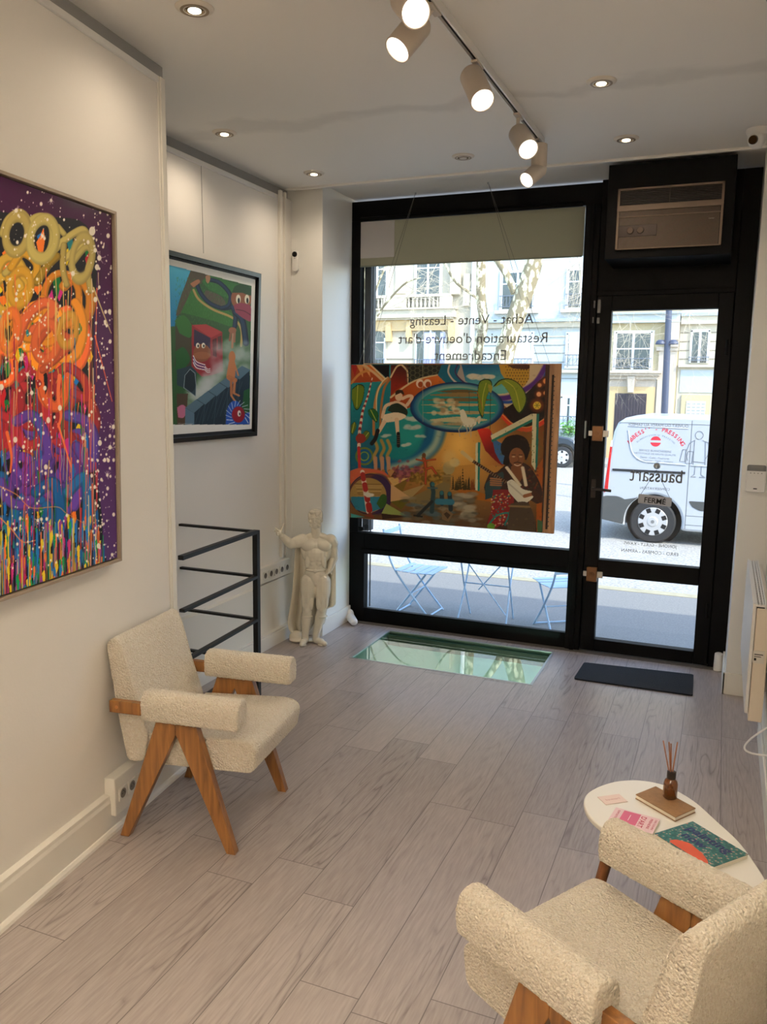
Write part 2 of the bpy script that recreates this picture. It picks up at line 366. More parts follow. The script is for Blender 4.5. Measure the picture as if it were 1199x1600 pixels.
# pillar left of the window and the one right of the door
struct(MB().box(-3.2, 5.36, 0, -2.705, 6.0, CZ+.03).build('wall_front_left', WALLW, smooth=0, bevel=.003))
mb = MB().box(-2.955, 5.345, 0, -2.705, 5.36, .125).box(-2.705, 5.345, 0, -2.688, 5.85, .125)
struct(mb.build('baseboard_front_left', TRIM, smooth=0, bevel=.004))
struct(MB().box(.115, 5.35, 0, .5, 6.0, CZ+.03).build('wall_front_right', WALLW, smooth=0, bevel=.003))
mb = MB().box(.100, 5.335, 0, .295, 5.35, .14).box(.100, 5.335, 0, .115, 5.80, .14)
struct(mb.build('baseboard_front_right', TRIM, smooth=0, bevel=.004))
struct(MB().box(.295, -2.7, 0, .45, 5.35, CZ).build('wall_right', WALL, smooth=0))
mb = MB().box(.283, -2.6, 0, .295, 4.7, .12)
struct(mb.build('baseboard_right', TRIM, smooth=0, bevel=.004))
struct(MB().box(-3.2, -2.8, 0, .5, -2.65, CZ).build('wall_back', WALL, smooth=0))
struct(MB().box(-3.3, -2.8, 0, -3.15, 5.4, CZ).build('wall_left_back', WALL, smooth=0))
# plinth of the near left wall
mb = MB()
mb.prism([(0, 0), (.030, 0), (.030, .135), (.026, .15), (.026, .165), (0, .170)], -4.6, 1.22, lambda a, b, h: LW(h, a, b))
mb.prism([(.030, 0), (.046, 0), (.044, .012), (.036, .022), (.030, .024)], -4.6, 1.22, lambda a, b, h: LW(h, a, b))
struct(mb.build('baseboard_left', TRIM, smooth=0))
# stairwell
mb = MB().box(-2.95, 3.3, -2.6, -2.40, 3.32, -.12).box(-2.42, 3.3, -2.6, -2.40, 4.02, -.12).box(-2.95, 4.0, -2.6, -2.40, 4.02, -.12).box(-2.97, 3.3, -2.6, -2.95, 4.02, -.12)
struct(mb.build('wall_stairwell', WALL, smooth=0))
mb = MB()
for k in range(4): mb.box(-2.94, 3.98-.16*(k+1), -.22*(k+1)-.04, -2.43, 3.98-.16*k, -.22*(k+1))
tag(mb.build('staircase', wood_mat('stair_wood', (120, 100, 80), (160, 140, 118), 'X'), smooth=0), 'wooden stairs going down behind the black railing', 'stairs')
# basement under the glass panel
mb = MB(); bx0, bx1, by0, by1 = -2.75, -.5, 4.3, 5.86
mb.box(bx0, by0, -2.5, bx1, by1, -2.46).box(bx0-.04, by0, -2.5, bx0, by1, -.12).box(bx1, by0, -2.5, bx1+.04, by1, -.12).box(bx0, by0-.04, -2.5, bx1, by0, -.12).box(bx0, by1, -2.5, bx1, by1+.04, -.12)
struct(mb.build('wall_basement', mat('basement_paint', (205, 208, 200), .8), smooth=0))

# ---------------------------------------------------------------- shop window (window_1) and door (door_1)
win = sthing('window_1', (-1.85, YW, 0))
y0, y1 = YW-.03, YW+.05
mb = MB()
mb.box(-2.705, y0, 0, -2.575, y1, .727).box(-2.705, y0, .727, -2.630, y1, 3.10)        # left stile
mb.box(-2.575, y0, 0, -.965, y1, .105)                                                    # sill
mb.box(-2.575, y0, .558, -.965, y1, .727)                                                 # mid rail
mb.box(-2.705, y0, 3.10, -.86, y1, CZ+.005)                                               # head
fr = mb.build('frame', BLACK, win, smooth=0, bevel=.003)
MB().box(-2.62, y0-.02, .745, -2.575, y0, .775).box(-2.60, y0-.016, .58, -.98, y0, .60).box(-2.575, y0-.014, .105, -.965, y0, .12).build('glazing_bead', BLACK, win, smooth=0, bevel=.002)
MB().box(-.965, y0-.012, 0, -.862, y1, 3.10).box(-.93, y0-.03, 0, -.90, y0, 3.10).build('mullion', BLACK, win, smooth=0, bevel=.003)
MB().box(-2.630, y1, .727, -2.575, y1+.10, 3.08).box(-2.571, y1+.02, .105, -2.562, y1+.03, 3.08).build('shutter_guide', mat('dark_slate', (38, 42, 48), .5), win, smooth=0, bevel=.002)
MB().box(-2.575, YW+.006, .105, -.965, YW+.012, .558).build('glass_pane', GLASS, win, smooth=0)
MB().box(-2.630, YW+.006, .727, -.965, YW+.012, 3.10).build('glass_pane', GLASS, win, smooth=0)
LET = mat('grey_vinyl', (112, 112, 108), .6)
gy = YW+.003
text('lettering', 'Achat - Vente - Leasing', .935, (-1.767, gy, 2.352), (1, 0, 0), (0, 0, 1), LET, win, mirror=True)
text('lettering', "Restauration d'oeuvre d'art", 1.13, (-1.76, gy, 2.232), (1, 0, 0), (0, 0, 1), LET, win, mirror=True)
text('lettering', 'Encadrement', .545, (-1.762, gy, 2.108), (1, 0, 0), (0, 0, 1), LET, win, mirror=True)

door = sthing('door_1', (-.42, YW, 0))
mb = MB()
mb.box(.008, y0, 0, .135, y1, CZ+.02).box(-.862, y0, 2.52, .008, y1, CZ+.02)                 # jamb, transom panel
mb.box(-.862, y0-.012, 2.50, .008, y0, 2.53)
mb.build('door_frame', BLACK, door, smooth=0, bevel=.003)
yl0 = y0-.012
mb = MB().box(-.855, yl0, .012, -.757, y1-.02, 2.50).box(-.088, yl0, .012, .004, y1-.02, 2.50)
mb.box(-.757, yl0, .012, -.088, y1-.02, .098).box(-.757, yl0, .562, -.088, y1-.02, .682).box(-.757, yl0, 2.40, -.088, y1-.02, 2.50)
MB().box(-.012, y1-.018, .0, .02, y1+.01, 2.52).box(-.875, y1-.018, .0, -.845, y1+.01, 2.52).box(-.86, y1-.018, 2.49, .01, y1+.01, 2.53).build('door_stop', BLACK, door, smooth=0)
leaf = mb.build('door_leaf', BLACK, door, smooth=0, bevel=.004)
MB().box(-.757, YW+.004, .098, -.088, YW+.010, .562).build('glass_pane', GLASS, door, smooth=0)
MB().box(-.757, YW+.004, .682, -.088, YW+.010, 2.40).build('glass_pane', GLASS, door, smooth=0)
mb = MB().box(-.832, yl0-.006, 1.12, -.802, yl0, 1.25).cyl((-.818, yl0, 1.185), (-.818, yl0-.045, 1.185), .010)
mb.tube([(-.818, yl0-.045, 1.185), (-.78, yl0-.05, 1.185), (-.69, yl0-.045, 1.180)], .010, 10)
mb.build('handle', mat('dark_bronze', (58, 52, 50), .35, metal=.7), door, bevel=.001)
for (lx, lz) in ((-.806, 1.570), (-.795, .575)):
    L_ = MB().box(lx-.036, yl0-.028, lz-.052, lx+.036, yl0, lz+.052).build('lock', BRASS, door, smooth=0, bevel=.004)
    MB().cyl((lx, yl0-.028, lz), (lx, yl0-.040, lz), .018).cyl((lx, yl0-.04, lz), (lx, yl0-.048, lz), .010).build('lock_cylinder', BRASS, L_, bevel=.001)
    MB().box(lx+.036, yl0-.020, lz-.022, lx+.075, yl0, lz+.022).box(lx-.062, yl0-.016, lz-.018, lx-.036, yl0, lz+.018).build('bolt', CHROME, L_, smooth=0, bevel=.002)
MB().box(-.852, yl0-.018, 2.385, -.830, yl0, 2.475).box(-.852, yl0-.018, 2.315, -.832, yl0, 2.355).build('contact_sensor', GREY, door, smooth=0, bevel=.004)
MB().box(-.878, yl0-.014, 2.42, -.868, yl0, 2.468).box(-.882, yl0-.014, 2.32, -.872, yl0, 2.36).build('contact_sensor', GREY, door, smooth=0, bevel=.003)
MB().box(-.897, yl0-.026, 1.535, -.884, yl0-.01, 1.655).build('contact_sensor', mat('dull_aluminium', (140, 142, 138), .5), win, smooth=0, bevel=.003)
MB().cyl((-.02, yl0-.012, .35), (-.02, yl0-.012, .45), .009).cyl((-.02, yl0-.012, 1.4), (-.02, yl0-.012, 1.5), .009).cyl((-.02, yl0-.012, 2.1), (-.02, yl0-.012, 2.2), .009).build('hinge', BLACK, door)
dg = YW+.0015
text('lettering', 'OUVERT DU MARDI AU SAMEDI', .385, (-.414, dg, 1.636), (1, 0, 0), (0, 0, 1), LET, door, mirror=True)
text('lettering', 'bauss', .215, (-.345, dg, 1.292), (1, 0, 0), (0, 0, 1), LET, door, mirror=True, bold=.012, height=.088)
text('lettering', 'art', .125, (-.518, dg, 1.288), (1, 0, 0), (0, 0, 1), LET, door, mirror=True, height=.080)
text('lettering', 'CONSERVATION', .195, (-.41, dg, 1.203), (1, 0, 0), (0, 0, 1), LET, door, mirror=True)
text('lettering', 'JONONE - GULLY - KAWS', .352, (-.418, dg, .806), (1, 0, 0), (0, 0, 1), LET, door, mirror=True)
text('lettering', 'ERRO - COMBAS - ARMAN', .378, (-.419, dg, .757), (1, 0, 0), (0, 0, 1), LET, door, mirror=True)
struct(MB().box(-2.7, y0-.06, -.02, .11, y1+.06, .003).build('trim_5', mat('threshold', (96, 90, 84), .6), smooth=0))

# black box above the door holding the air conditioner
struct(MB().box(-.765, 5.42, 2.675, -.035, 5.87, CZ+.0).build('trim_6', BLACK, smooth=0, bevel=.003))
ac = thing('air_conditioner', 'dark window air conditioner behind a slatted grille above the door', 'air conditioner', (-.4, 5.42, 2.9))
ax0, ax1, az0, az1 = -.701, -.093, 2.725, 3.086; ay = 5.42
mb = MB().box(ax0, ay-.02, az0, ax1, ay-.001, az0+.006).box(ax0, ay-.02, az1-.012, ax1, ay-.001, az1).box(ax0, ay-.02, az0, ax0+.014, ay-.001, az1).box(ax1-.014, ay-.02, az0, ax1, ay-.001, az1).box(ax0, ay-.022, 2.952, ax1, ay-.001, 2.985).box(ax0, ay-.02, 2.915, ax1, ay-.001, 2.920)
mb.build('casing', mat('ac_beige', (124, 104, 86), .5), ac, smooth=0, bevel=.001)
MB().box(ax0+.01, ay-.006, az0+.004, ax1-.01, ay-.002, az1-.01).build('back_panel', DARK, ac, smooth=0)
mb = MB()
for k in range(82):
    x = ax0+.018+k*(ax1-ax0-.034)/82; top = 2.950
    if x < ax0+.24: mb.box(x, ay-.014, az0+.006, x+.0030, ay-.008, 2.80).box(x, ay-.014, 2.868, x+.0030, ay-.008, top)
    else: mb.box(x, ay-.014, az0+.006, x+.0030, ay-.008, top)
mb.build('vertical_slats', mat('slat_brown', (128, 108, 90), .5), ac, smooth=0)
mb = MB()
for k in range(9): mb.box(ax0+.014, ay-.014, 2.990+k*.0095, ax1-.014, ay-.006, 2.9915+k*.0095)
mb.box(-.40, ay-.015, 2.985, -.396, ay-.008, 3.075)
mb.build('top_louvres', mat('louvre_dark', (66, 56, 48), .5), ac, smooth=0)
pnl = MB().box(ax0+.012, ay-.016, 2.802, ax0+.24, ay-.007, 2.866).build('control_panel', mat('panel_brown', (58, 42, 32), .4), ac, smooth=0, bevel=.001)
for kx in (ax0+.085, ax0+.145): MB().cyl((kx, ay-.016, 2.836), (kx, ay-.028, 2.836), .021, .019).build('knob', mat('knob_brown', (88, 68, 52), .4), pnl, bevel=.001)
text('lettering', 'Carrier', .032, (-.155, ay-.0155, 2.882), (1, 0, 0), (0, 0, 1), mat('silver_print', (170, 165, 158), .4), ac)

# roller blind, paper
rb = thing('roller_blind', 'grey green roller blind pulled down a little across the top of the shop window', 'blind', (-1.8, YW-.035, 3.1))
MB().box(-2.626, YW-.040, 2.768, -.966, YW-.037, 3.09).build('fabric', blind_mat(), rb, smooth=0)
MB().box(-2.626, YW-.046, 2.762, -.975, YW-.034, 2.772).build('bottom_bar', mat('blind_bar', (132, 136, 120), .6), rb, smooth=0, bevel=.002)
MB().cyl((-2.62, YW-.055, 3.105), (-.98, YW-.055, 3.105), .016).build('roller_tube', BLACK, rb)
tag(MB().box(-2.624, YW-.044, 2.826, -2.352, YW-.0415, 3.088).build('paper_sheet', mat('paper_grey', (196, 192, 190), .8), smooth=0), 'square white paper sheet fixed to the top left corner of the blind', 'paper')

# pipe ends at the window corners
t = MB().cap((-2.665, 5.80, .036), (-2.59, 5.70, .036), .036, .030, 20).ell((-2.675, 5.815, .05), (.03, .03, .05))
tag(t.build('pipe_cover', WHITEP), 'white rounded pipe cover on the floor in the left corner of the window', 'pipe cover')
t = MB().cyl((.075, 5.80, 0.003), (.075, 5.80, .115), .030, .027, 20).ell((.075, 5.80, .115), (.027, .027, .012))
tag(t.build('pipe_cover', WHITEP), 'white upright pipe cover on the floor right of the door', 'pipe cover')

# floor glass panel
gp = thing('floor_window', 'glass floor panel in a thin steel frame in front of the shop window', 'glass floor panel', (-1.65, 5.35, 0))
e = .016
MB().box(GX0, GY0, -.02, GX1, GY0+e, .002).box(GX0, GY1-e, -.02, GX1, GY1, .002).box(GX0, GY0+e, -.02, GX0+e, GY1-e, .002).box(GX1-e, GY0+e, -.02, GX1, GY1-e, .002).build('steel_frame', mat('steel_grey', (170, 172, 168), .35, metal=.6), gp, smooth=0)
MB().box(GX0+e, GY0+e, -.018, GX1-e, GY1-e, -.004).build('glass_pane', FLGLASS, gp, smooth=0)
MB().box(GX0+e, GY1-.055, -.10, GX1-e, GY1-e, -.02).build('support_beam', mat('beam_brown', (92, 80, 66), .6), gp, smooth=0)

# ---------------------------------------------------------------- mat
mb = MB(); poly = rounded([(-.779, 5.556), (-.073, 5.615), (-.063, 5.213), (-.790, 5.206)], .02, 3)
mb.prism(poly, 0.0005, .011, lambda a, b, h: Vector((a, b, h)))
tag(mb.build('door_mat', mat('mat_black', (26, 29, 36), .95, bump=1, bscale=220), smooth=0), 'black ribbed door mat on the floor in front of the glass door', 'door mat')

# ---------------------------------------------------------------- ceiling lights
WARM = (1, .83, .63)
def lamp(name, kind, e, loc, d, parent, size=.05, col=WARM, angle=150, blend=.6):
    l = bpy.data.lights.new(name, kind); l.energy = e; l.color = col
    if kind == 'SPOT': l.spot_size = math.radians(angle); l.spot_blend = blend; l.shadow_soft_size = size
    else: l.shadow_soft_size = size
    o = bpy.data.objects.new(name, l); C.objects.link(o); o.location = loc
    o.rotation_euler = Vector(d).to_track_quat('-Z', 'Y').to_euler()
    setp(o, parent); return o
def downlight(x, y, label, on=True, e=DOWN_W, r=.055):
    t = thing('ceiling_downlight', label, 'ceiling light', (x, y, CZ), group='recessed ceiling downlights')
    MB().lathe([(r*.62, -.001), (r*.66, -.012), (r, -.010), (r*1.22, -.003), (r*1.24, 0)], (x, y, CZ), 28).build('trim_ring', mat_ring, t, smooth=40)
    MB().lathe([(r*.60, -.002), (r*.60, -.010), (r*.80, -.0125), (r*.92, -.0115), (r*.92, -.002)], (x, y, CZ), 28).build('swivel_collar', mat_collar, t, smooth=40)
    MB().lathe([(r*.02, -.014), (r*.38, -.0145), (r*.42, -.013), (r*.42, -.009)], (x, y, CZ), 20).build('bulb', BULB if on else mat_off, t)
    if on: lamp('lamp', 'SPOT', e, (x, y, CZ-.02), (0, 0, -1), t, .03, angle=155, blend=.8)
mat_ring = mat('ring_white', (214, 206, 194), .4); mat_collar = mat('collar_nickel', (150, 132, 110), .35, metal=.5); mat_off = mat('bulb_off', (196, 190, 180), .4)
downlight(-1.915, 2.742, 'lit round downlight at the top edge, nearest the purple painting', r=.058)
downlight(-2.65, 4.053, 'lit round downlight above the framed cartoon print')
downlight(-2.574, 4.975, 'lit round downlight near the left pillar by the window')
downlight(-.618, 3.997, 'lit round downlight right of the track, further from the window')
downlight(-.607, 4.896, 'lit round downlight right of the track, closest to the air conditioner')
downlight(-1.552, 4.931, 'unlit round downlight between the track and the left pillar', on=False)
for i, (x, y) in enumerate(((-1.9, 1.25), (-1.85, -.3), (-1.9, -1.7), (-.45, 2.6), (-.45, 1.1), (-.45, -.4), (-.45, -1.8))):  # unseen downlights, added to brighten the room
    downlight(x, y, 'added round downlight, unseen behind the viewer, %s' % ('first in the left row', 'second in the left row', 'last in the left row', 'first in the right row', 'second in the right row', 'third in the right row', 'last in the right row')[i])

# opaque wall uplights, added unseen behind the viewer to brighten the ceiling
for wx, wy, sx, lb in ((.295, -.4, -1, 'added white fill uplight on the right wall, unseen behind the viewer, nearer one'), (.295, -1.8, -1, 'added white fill uplight on the right wall, unseen behind the viewer, farther one'), (-1.95, -.6, 1, 'added white fill uplight on the left wall, unseen behind the viewer')):
    t = thing('added_uplight', lb, 'fill lamp', (wx+sx*.06, wy, 2.2), group='added fill uplights behind the viewer')
    MB().lathe([(.02, -.16), (.05, -.15), (.062, 0), (.058, 0), (.046, -.13)], (wx+sx*.075, wy, 2.35), 28).build('cup', WHITEM, t, smooth=40)
    MB().box(min(wx, wx+sx*.03), wy-.03, 2.22, max(wx, wx+sx*.03), wy+.03, 2.32).build('wall_plate', WHITEM, t, smooth=0)
    lamp('lamp', 'SPOT', ADDED_UPLIGHT_W, (wx+sx*.075, wy, 2.30), (sx*.35, 0, 1), t, .03, (1, .88, .73), 130, .9)
# bulb added in the cellar to brighten the glass floor from below
t = thing('added_cellar_bulb', 'added bare bulb on the cellar wall, brightening the glass floor panel from below', 'lamp', (-1.2, 4.5, -.5))
MB().ell((-1.2, 4.42, -.6), .035).build('bulb', BULBN, t); MB().cyl((-1.2, 4.30, -.56), (-1.2, 4.39, -.585), .02).build('holder', IRON, t)
l = bpy.data.lights.new('lamp', 'POINT'); l.energy = 60; l.color = (.9, 1, .95); l.shadow_soft_size = .045; o = bpy.data.objects.new('lamp', l); C.objects.link(o); o.location = (-1.2, 4.42, -.6); setp(o, t)

# ---------------------------------------------------------------- track and spotlights
tr = thing('ceiling_track', 'white and black track rail running along the ceiling towards the window', 'light track', (-1.06, 3.5, CZ))
def track_pt(y): return -1.063 + (y-3.0)*.012
p0 = Vector((track_pt(1.5), 1.5, CZ-.017)); p1 = Vector((track_pt(4.74), 4.74, CZ-.017))
MB().bar(p0+Vector((-.014, 0, 0)), p1+Vector((-.014, 0, 0)), .008, .033).bar(p0+Vector((.014, 0, 0)), p1+Vector((.014, 0, 0)), .008, .033).bar(p0+Vector((0, 0, .012)), p1+Vector((0, 0, .012)), .03, .008).build('rail', WHITEM, tr, smooth=0)
MB().bar(p0+Vector((0, 0, .004)), p1+Vector((0, 0, .004)), .02, .012).build('conductor', DARK, tr, smooth=0)
def spot(y, top, face, label, r=.050, e=SPOT_W, ang=70, housing=False):
    m = Vector((track_pt(y), y, CZ-.034)); top = Vector(top); face = Vector(face); d = (face-top).normalized()
    t = thing('track_spotlight', label, 'spotlight', m, group='spotlights on the ceiling track')
    MB().box(m.x-.014, m.y-.05, m.z-.010, m.x+.014, m.y+.05, m.z).tube([m, m.lerp(top, .6)+Vector((0, 0, -.004)), top.lerp(face, .35)], .009, 10).build('mount', SPOTB, t, bevel=.002)
    seg = 32; mb = MB(); L_ = (face-top).length
    if housing: MB().lathe([(.030, 0), (.042, -.006), (.043, -.115), (.036, -.125)], (-1.028, 4.635, 3.178), 28).build('housing', SPOTB, t, smooth=40)
    mb.lathe([(r*.55, 0), (r*.85, .005), (r, .018), (r, L_), (r*.93, L_), (r*.93, L_-.006)], seg=seg)
    mb.xf(Matrix.Translation(top) @ d.to_track_quat('Z', 'Y').to_matrix().to_4x4()); mb.build('lamp_head', SPOTB, t, smooth=40)
    mb = MB().lathe([(r*.1, L_-.004), (r*.9, L_-.003), (r*.9, L_-.006)], seg=seg).xf(Matrix.Translation(top) @ d.to_track_quat('Z', 'Y').to_matrix().to_4x4()); mb.build('lens', BULBN, t, smooth=40)
    lamp('lamp', 'SPOT', e, face+d*.012, d, t, .03, (1, .88, .7), ang, .7)
spot(2.80, (-1.125, 2.84, 3.185), (-1.030, 2.715, 3.075), 'white track spotlight cut by the top edge, the nearest to the viewer')
spot(2.98, (-1.105, 2.97, 3.160), (-1.163, 2.885, 3.040), 'white track spotlight tilted left, just below the nearest one')
spot(3.52, (-1.085, 3.52, 3.165), (-1.000, 3.42, 3.018), 'white track spotlight in the middle of the track, facing right')
spot(4.22, (-1.055, 4.24, 3.130), (-.968, 4.12, 3.008), 'white track spotlight second from the window end, facing right')
spot(4.66, (-1.018, 4.66, 3.062), (-1.076, 4.56, 2.975), 'white track spotlight at the window end, tilted left under its housing', r=.043, housing=True)

# ---------------------------------------------------------------- camera dome, sensor, keypad
cc = thing('security_camera', 'white dome security camera on the ceiling by the right wall', 'security camera', (.06, 4.97, CZ))
MB().lathe([(.062, 0), (.062, -.012), (.054, -.03), (.05, -.034)], (.06, 4.97, CZ), 32).build('base', WHITEP, cc)
MB().ell((.055, 4.955, CZ-.055), .046, 28).build('ball', WHITEP, cc)
MB().cyl((.040, 4.925, CZ-.062), (.034, 4.905, CZ-.068), .024, .022, 24).build('lens', mat('lens_black', (10, 10, 12), .1), cc)
ms = thing('wall_sensor', 'small white motion camera with a black lens on the recess wall', 'sensor', (-2.93, 5.29, 2.75))
mb = MB(); mb.prism(rounded([(-.022, -.072), (.022, -.072), (.022, .072), (-.022, .072)], .021, 5), 0, .022, lambda a, b, h: Vector((-2.915+a, 5.36-h, 2.750+b)))
mb.build('case', WHITEP, ms, smooth=0, bevel=.004)
MB().cyl((-2.915, 5.338, 2.795), (-2.915, 5.330, 2.795), .019, .018, 24).build('lens', mat('lens_dark', (12, 12, 12), .15), ms)
MB().box(-2.918, 5.336, 2.766, -2.912, 5.339, 2.769).build('indicator', DARK, ms, smooth=0)
kp = thing('alarm_keypad', 'white wall keypad with a grey top on the right pillar', 'keypad', (.196, 5.35, 1.36))
mb = MB(); mb.prism(rounded([(-.054, -.082), (.054, -.082), (.054, .082), (-.054, .082)], .012, 4), 0, .026, lambda a, b, h: Vector((.196+a, 5.35-h, 1.358+b)))
mb.build('case', WHITEP, kp, smooth=0, bevel=.004)
mb = MB(); mb.prism(rounded([(-.052, .045), (.052, .045), (.052, .081), (-.052, .081)], [0, 0, .012, .012], 4), .026, .029, lambda a, b, h: Vector((.196+a, 5.35-h, 1.358+b)))
mb.build('top_cover', GREY, kp, smooth=0, bevel=.001)
for k in range(4): MB().box(.163+k*.020, 5.322, 1.388, .168+k*.020, 5.324, 1.392).build('indicator', DARK, kp, smooth=0)
MB().box(.186, 5.322, 1.294, .206, 5.324, 1.300).build('indicator', DARK, kp, smooth=0)

# ---------------------------------------------------------------- sockets
SOCK = mat('socket_white', (226, 222, 212), .4); SOCKD = mat('socket_hole', (120, 112, 102), .5); PIN = mat('pin_dark', (40, 38, 36), .5)
def sockets(root, pts, nrm, tdir, size=.058):
    nrm = Vector(nrm); tdir = Vector(tdir); up = Vector((0, 0, 1))
    for p in pts:
        p = Vector(p); m = Matrix((tdir, up, nrm)).transposed().to_4x4(); m.translation = p
        pl = MB().box(-size/2, -size/2, 0, size/2, size/2, .006).xf(m).build('outlet', SOCK, root, smooth=0, bevel=.002)
        MB().lathe([(.001, .0065), (size*.36, .0065), (size*.37, .006)], seg=24).xf(m).build('socket_well', SOCKD, pl)
        MB().cyl((-.009, 0, .006), (-.009, 0, .0075), .0028, seg=10).cyl((.009, 0, .006), (.009, 0, .0075), .0028, seg=10).cyl((0, .011, .006), (0, .011, .011), .0024, seg=10).xf(m).build('pin', PIN, pl)
sk = thing('power_outlet_strip', 'cream block of wall sockets on the plinth behind the left armchair', 'sockets', LW(.8, .04, .17))
mb = MB(); mb.prism([(.62, .075), (.98, .075), (.98, .240), (.62, .240)], .0, .052, lambda a, b, h: LW(a, h, b)); mb.build('backbox', TRIM, sk, smooth=0, bevel=.004)
sockets(sk, [LW(s, .053, .160) for s in (.668, .736, .804, .872)], LN, LD, .056)
sk = thing('power_outlet_strip', 'white strip of five wall sockets above the ledge beside the statue', 'sockets', (RX+.02, 5.05, .56))
MB().box(RX, 4.845, .485, RX+.035, 5.27, .600).build('backbox', SOCK, sk, smooth=0, bevel=.004)
sockets(sk, [(RX+.036, 4.90+.078*k, .540) for k in range(5)], (1, 0, 0), (0, 1, 0), .055)

# ---------------------------------------------------------------- black railing round the stairs
rg = thing('stair_railing', 'black steel railing with four horizontal bars around the stairwell', 'railing', (-2.43, 3.98, 0))
pr = Vector((-2.43, 3.985, 0)); rd = Vector((.10, -.76, 0))
MB().box(pr.x-.016, pr.y-.016, 0, pr.x+.016, pr.y+.016, 1.045).build('post', IRON, rg, smooth=0, bevel=.0015)
nr = Vector((-2.366, 3.190, 0))
for z in (1.037, .775, .520, .268, .06):
    a = pr.copy(); a.z = z; b = nr.copy(); b.z = z
    h = .016 if z < 1 else .022
    MB().bar(a, b, .030, h).build('rail', IRON, rg, smooth=0, bevel=.001)
for z in (1.037, .775, .520, .268):
    MB().bar((pr.x, pr.y, z), (RX+(.0 if z > .5 else .045), 3.985, z), .026, .014).build('rail', IRON, rg, smooth=0, bevel=.001)

# ---------------------------------------------------------------- radiator
ra = thing('wall_radiator', 'white electric panel heater standing off the right wall', 'radiator', (.24, 4.6, .6))
rx = .183; z0, z1, ya, yb = .31, .885, 4.10, 5.22
MB().box(rx, ya, z0+.04, rx+.016, yb, z1).build('front_panel', WHITEM, ra, smooth=0, bevel=.004)
MB().box(rx+.018, ya+.01, z0, .262, yb-.01, z1-.02).build('body', mat('heater_cream', (222, 210, 192), .5), ra, smooth=0, bevel=.004)
mb = MB().box(rx+.0, ya, z1-.004, rx+.008, yb, z1+.004).box(rx+.052, ya, z1-.02, rx+.058, yb, z1)
for k in range(3): mb.box(rx+.014+k*.014, ya+.01, z1-.012, rx+.020+k*.014, yb-.01, z1-.001)
for k in range(22): mb.box(rx+.004, ya+.006+k*(yb-ya-.016)/21, z1-.013, rx+.056, ya+.010+k*(yb-ya-.016)/21, z1-.003)
mb.build('top_grille', WHITEM, ra, smooth=0)
MB().box(rx+.015, ya+.012, z1-.03, rx+.055, yb-.012, z1-.018).build('grille_interior', DARK, ra, smooth=0)
MB().box(.262, 4.3, .40, .295, 5.0, .80).build('wall_bracket', WHITEM, ra, smooth=0, bevel=.002)
tg = MB().box(.2, ya+.008, .60, .25, ya+.0105, .66).build('rating_label', mat('label_white', (215, 210, 200), .6), ra, smooth=0)
MB().box(.206, ya+.0070, .640, .244, ya+.008, .644).box(.206, ya+.0070, .630, .236, ya+.008, .633).box(.206, ya+.0070, .612, .216, ya+.008, .624).build('print', DARK, tg, smooth=0)
pts = []
for k in range(25):
    t_ = k/24; a = t_*PI*1.15
    pts.append((.285-.10*math.sin(a)*(1-.15*t_), 4.02-.10*t_, .33-.12*t_-.05*math.sin(a)))
tag(MB().tube(pts, .0045, 8).build('power_cable', WHITEP), 'white power cable looping below the radiator', 'cable')

# ---------------------------------------------------------------- armchairs
tex = bpy.data.textures.new('boucle_lumps', 'CLOUDS'); tex.noise_scale = .009; tex.noise_depth = 1
def soften(o, vox=.0046, amp=.0045):
    r = o.modifiers.new('remesh', 'REMESH'); r.mode = 'VOXEL'; r.voxel_size = vox; r.use_smooth_shade = True
    s = o.modifiers.new('smooth', 'SMOOTH'); s.iterations = 4; s.factor = .5
    d = o.modifiers.new('lumps', 'DISPLACE'); d.texture = tex; d.strength = amp; d.mid_level = .5; d.texture_coords = 'LOCAL'
    return o
BACK = rounded([(-.243, .312), (-.170, .316), (-.148, .43), (-.203, .60), (-.256, .79), (-.283, .842), (-.326, .820), (-.288, .55)], [.02, .03, .02, .02, .05, .035, .025, .05])
SEAT = rounded([(-.165, .318), (.318, .336), (.337, .44), (.290, .468), (-.145, .442)], [.02, .022, .030, .05, .01])
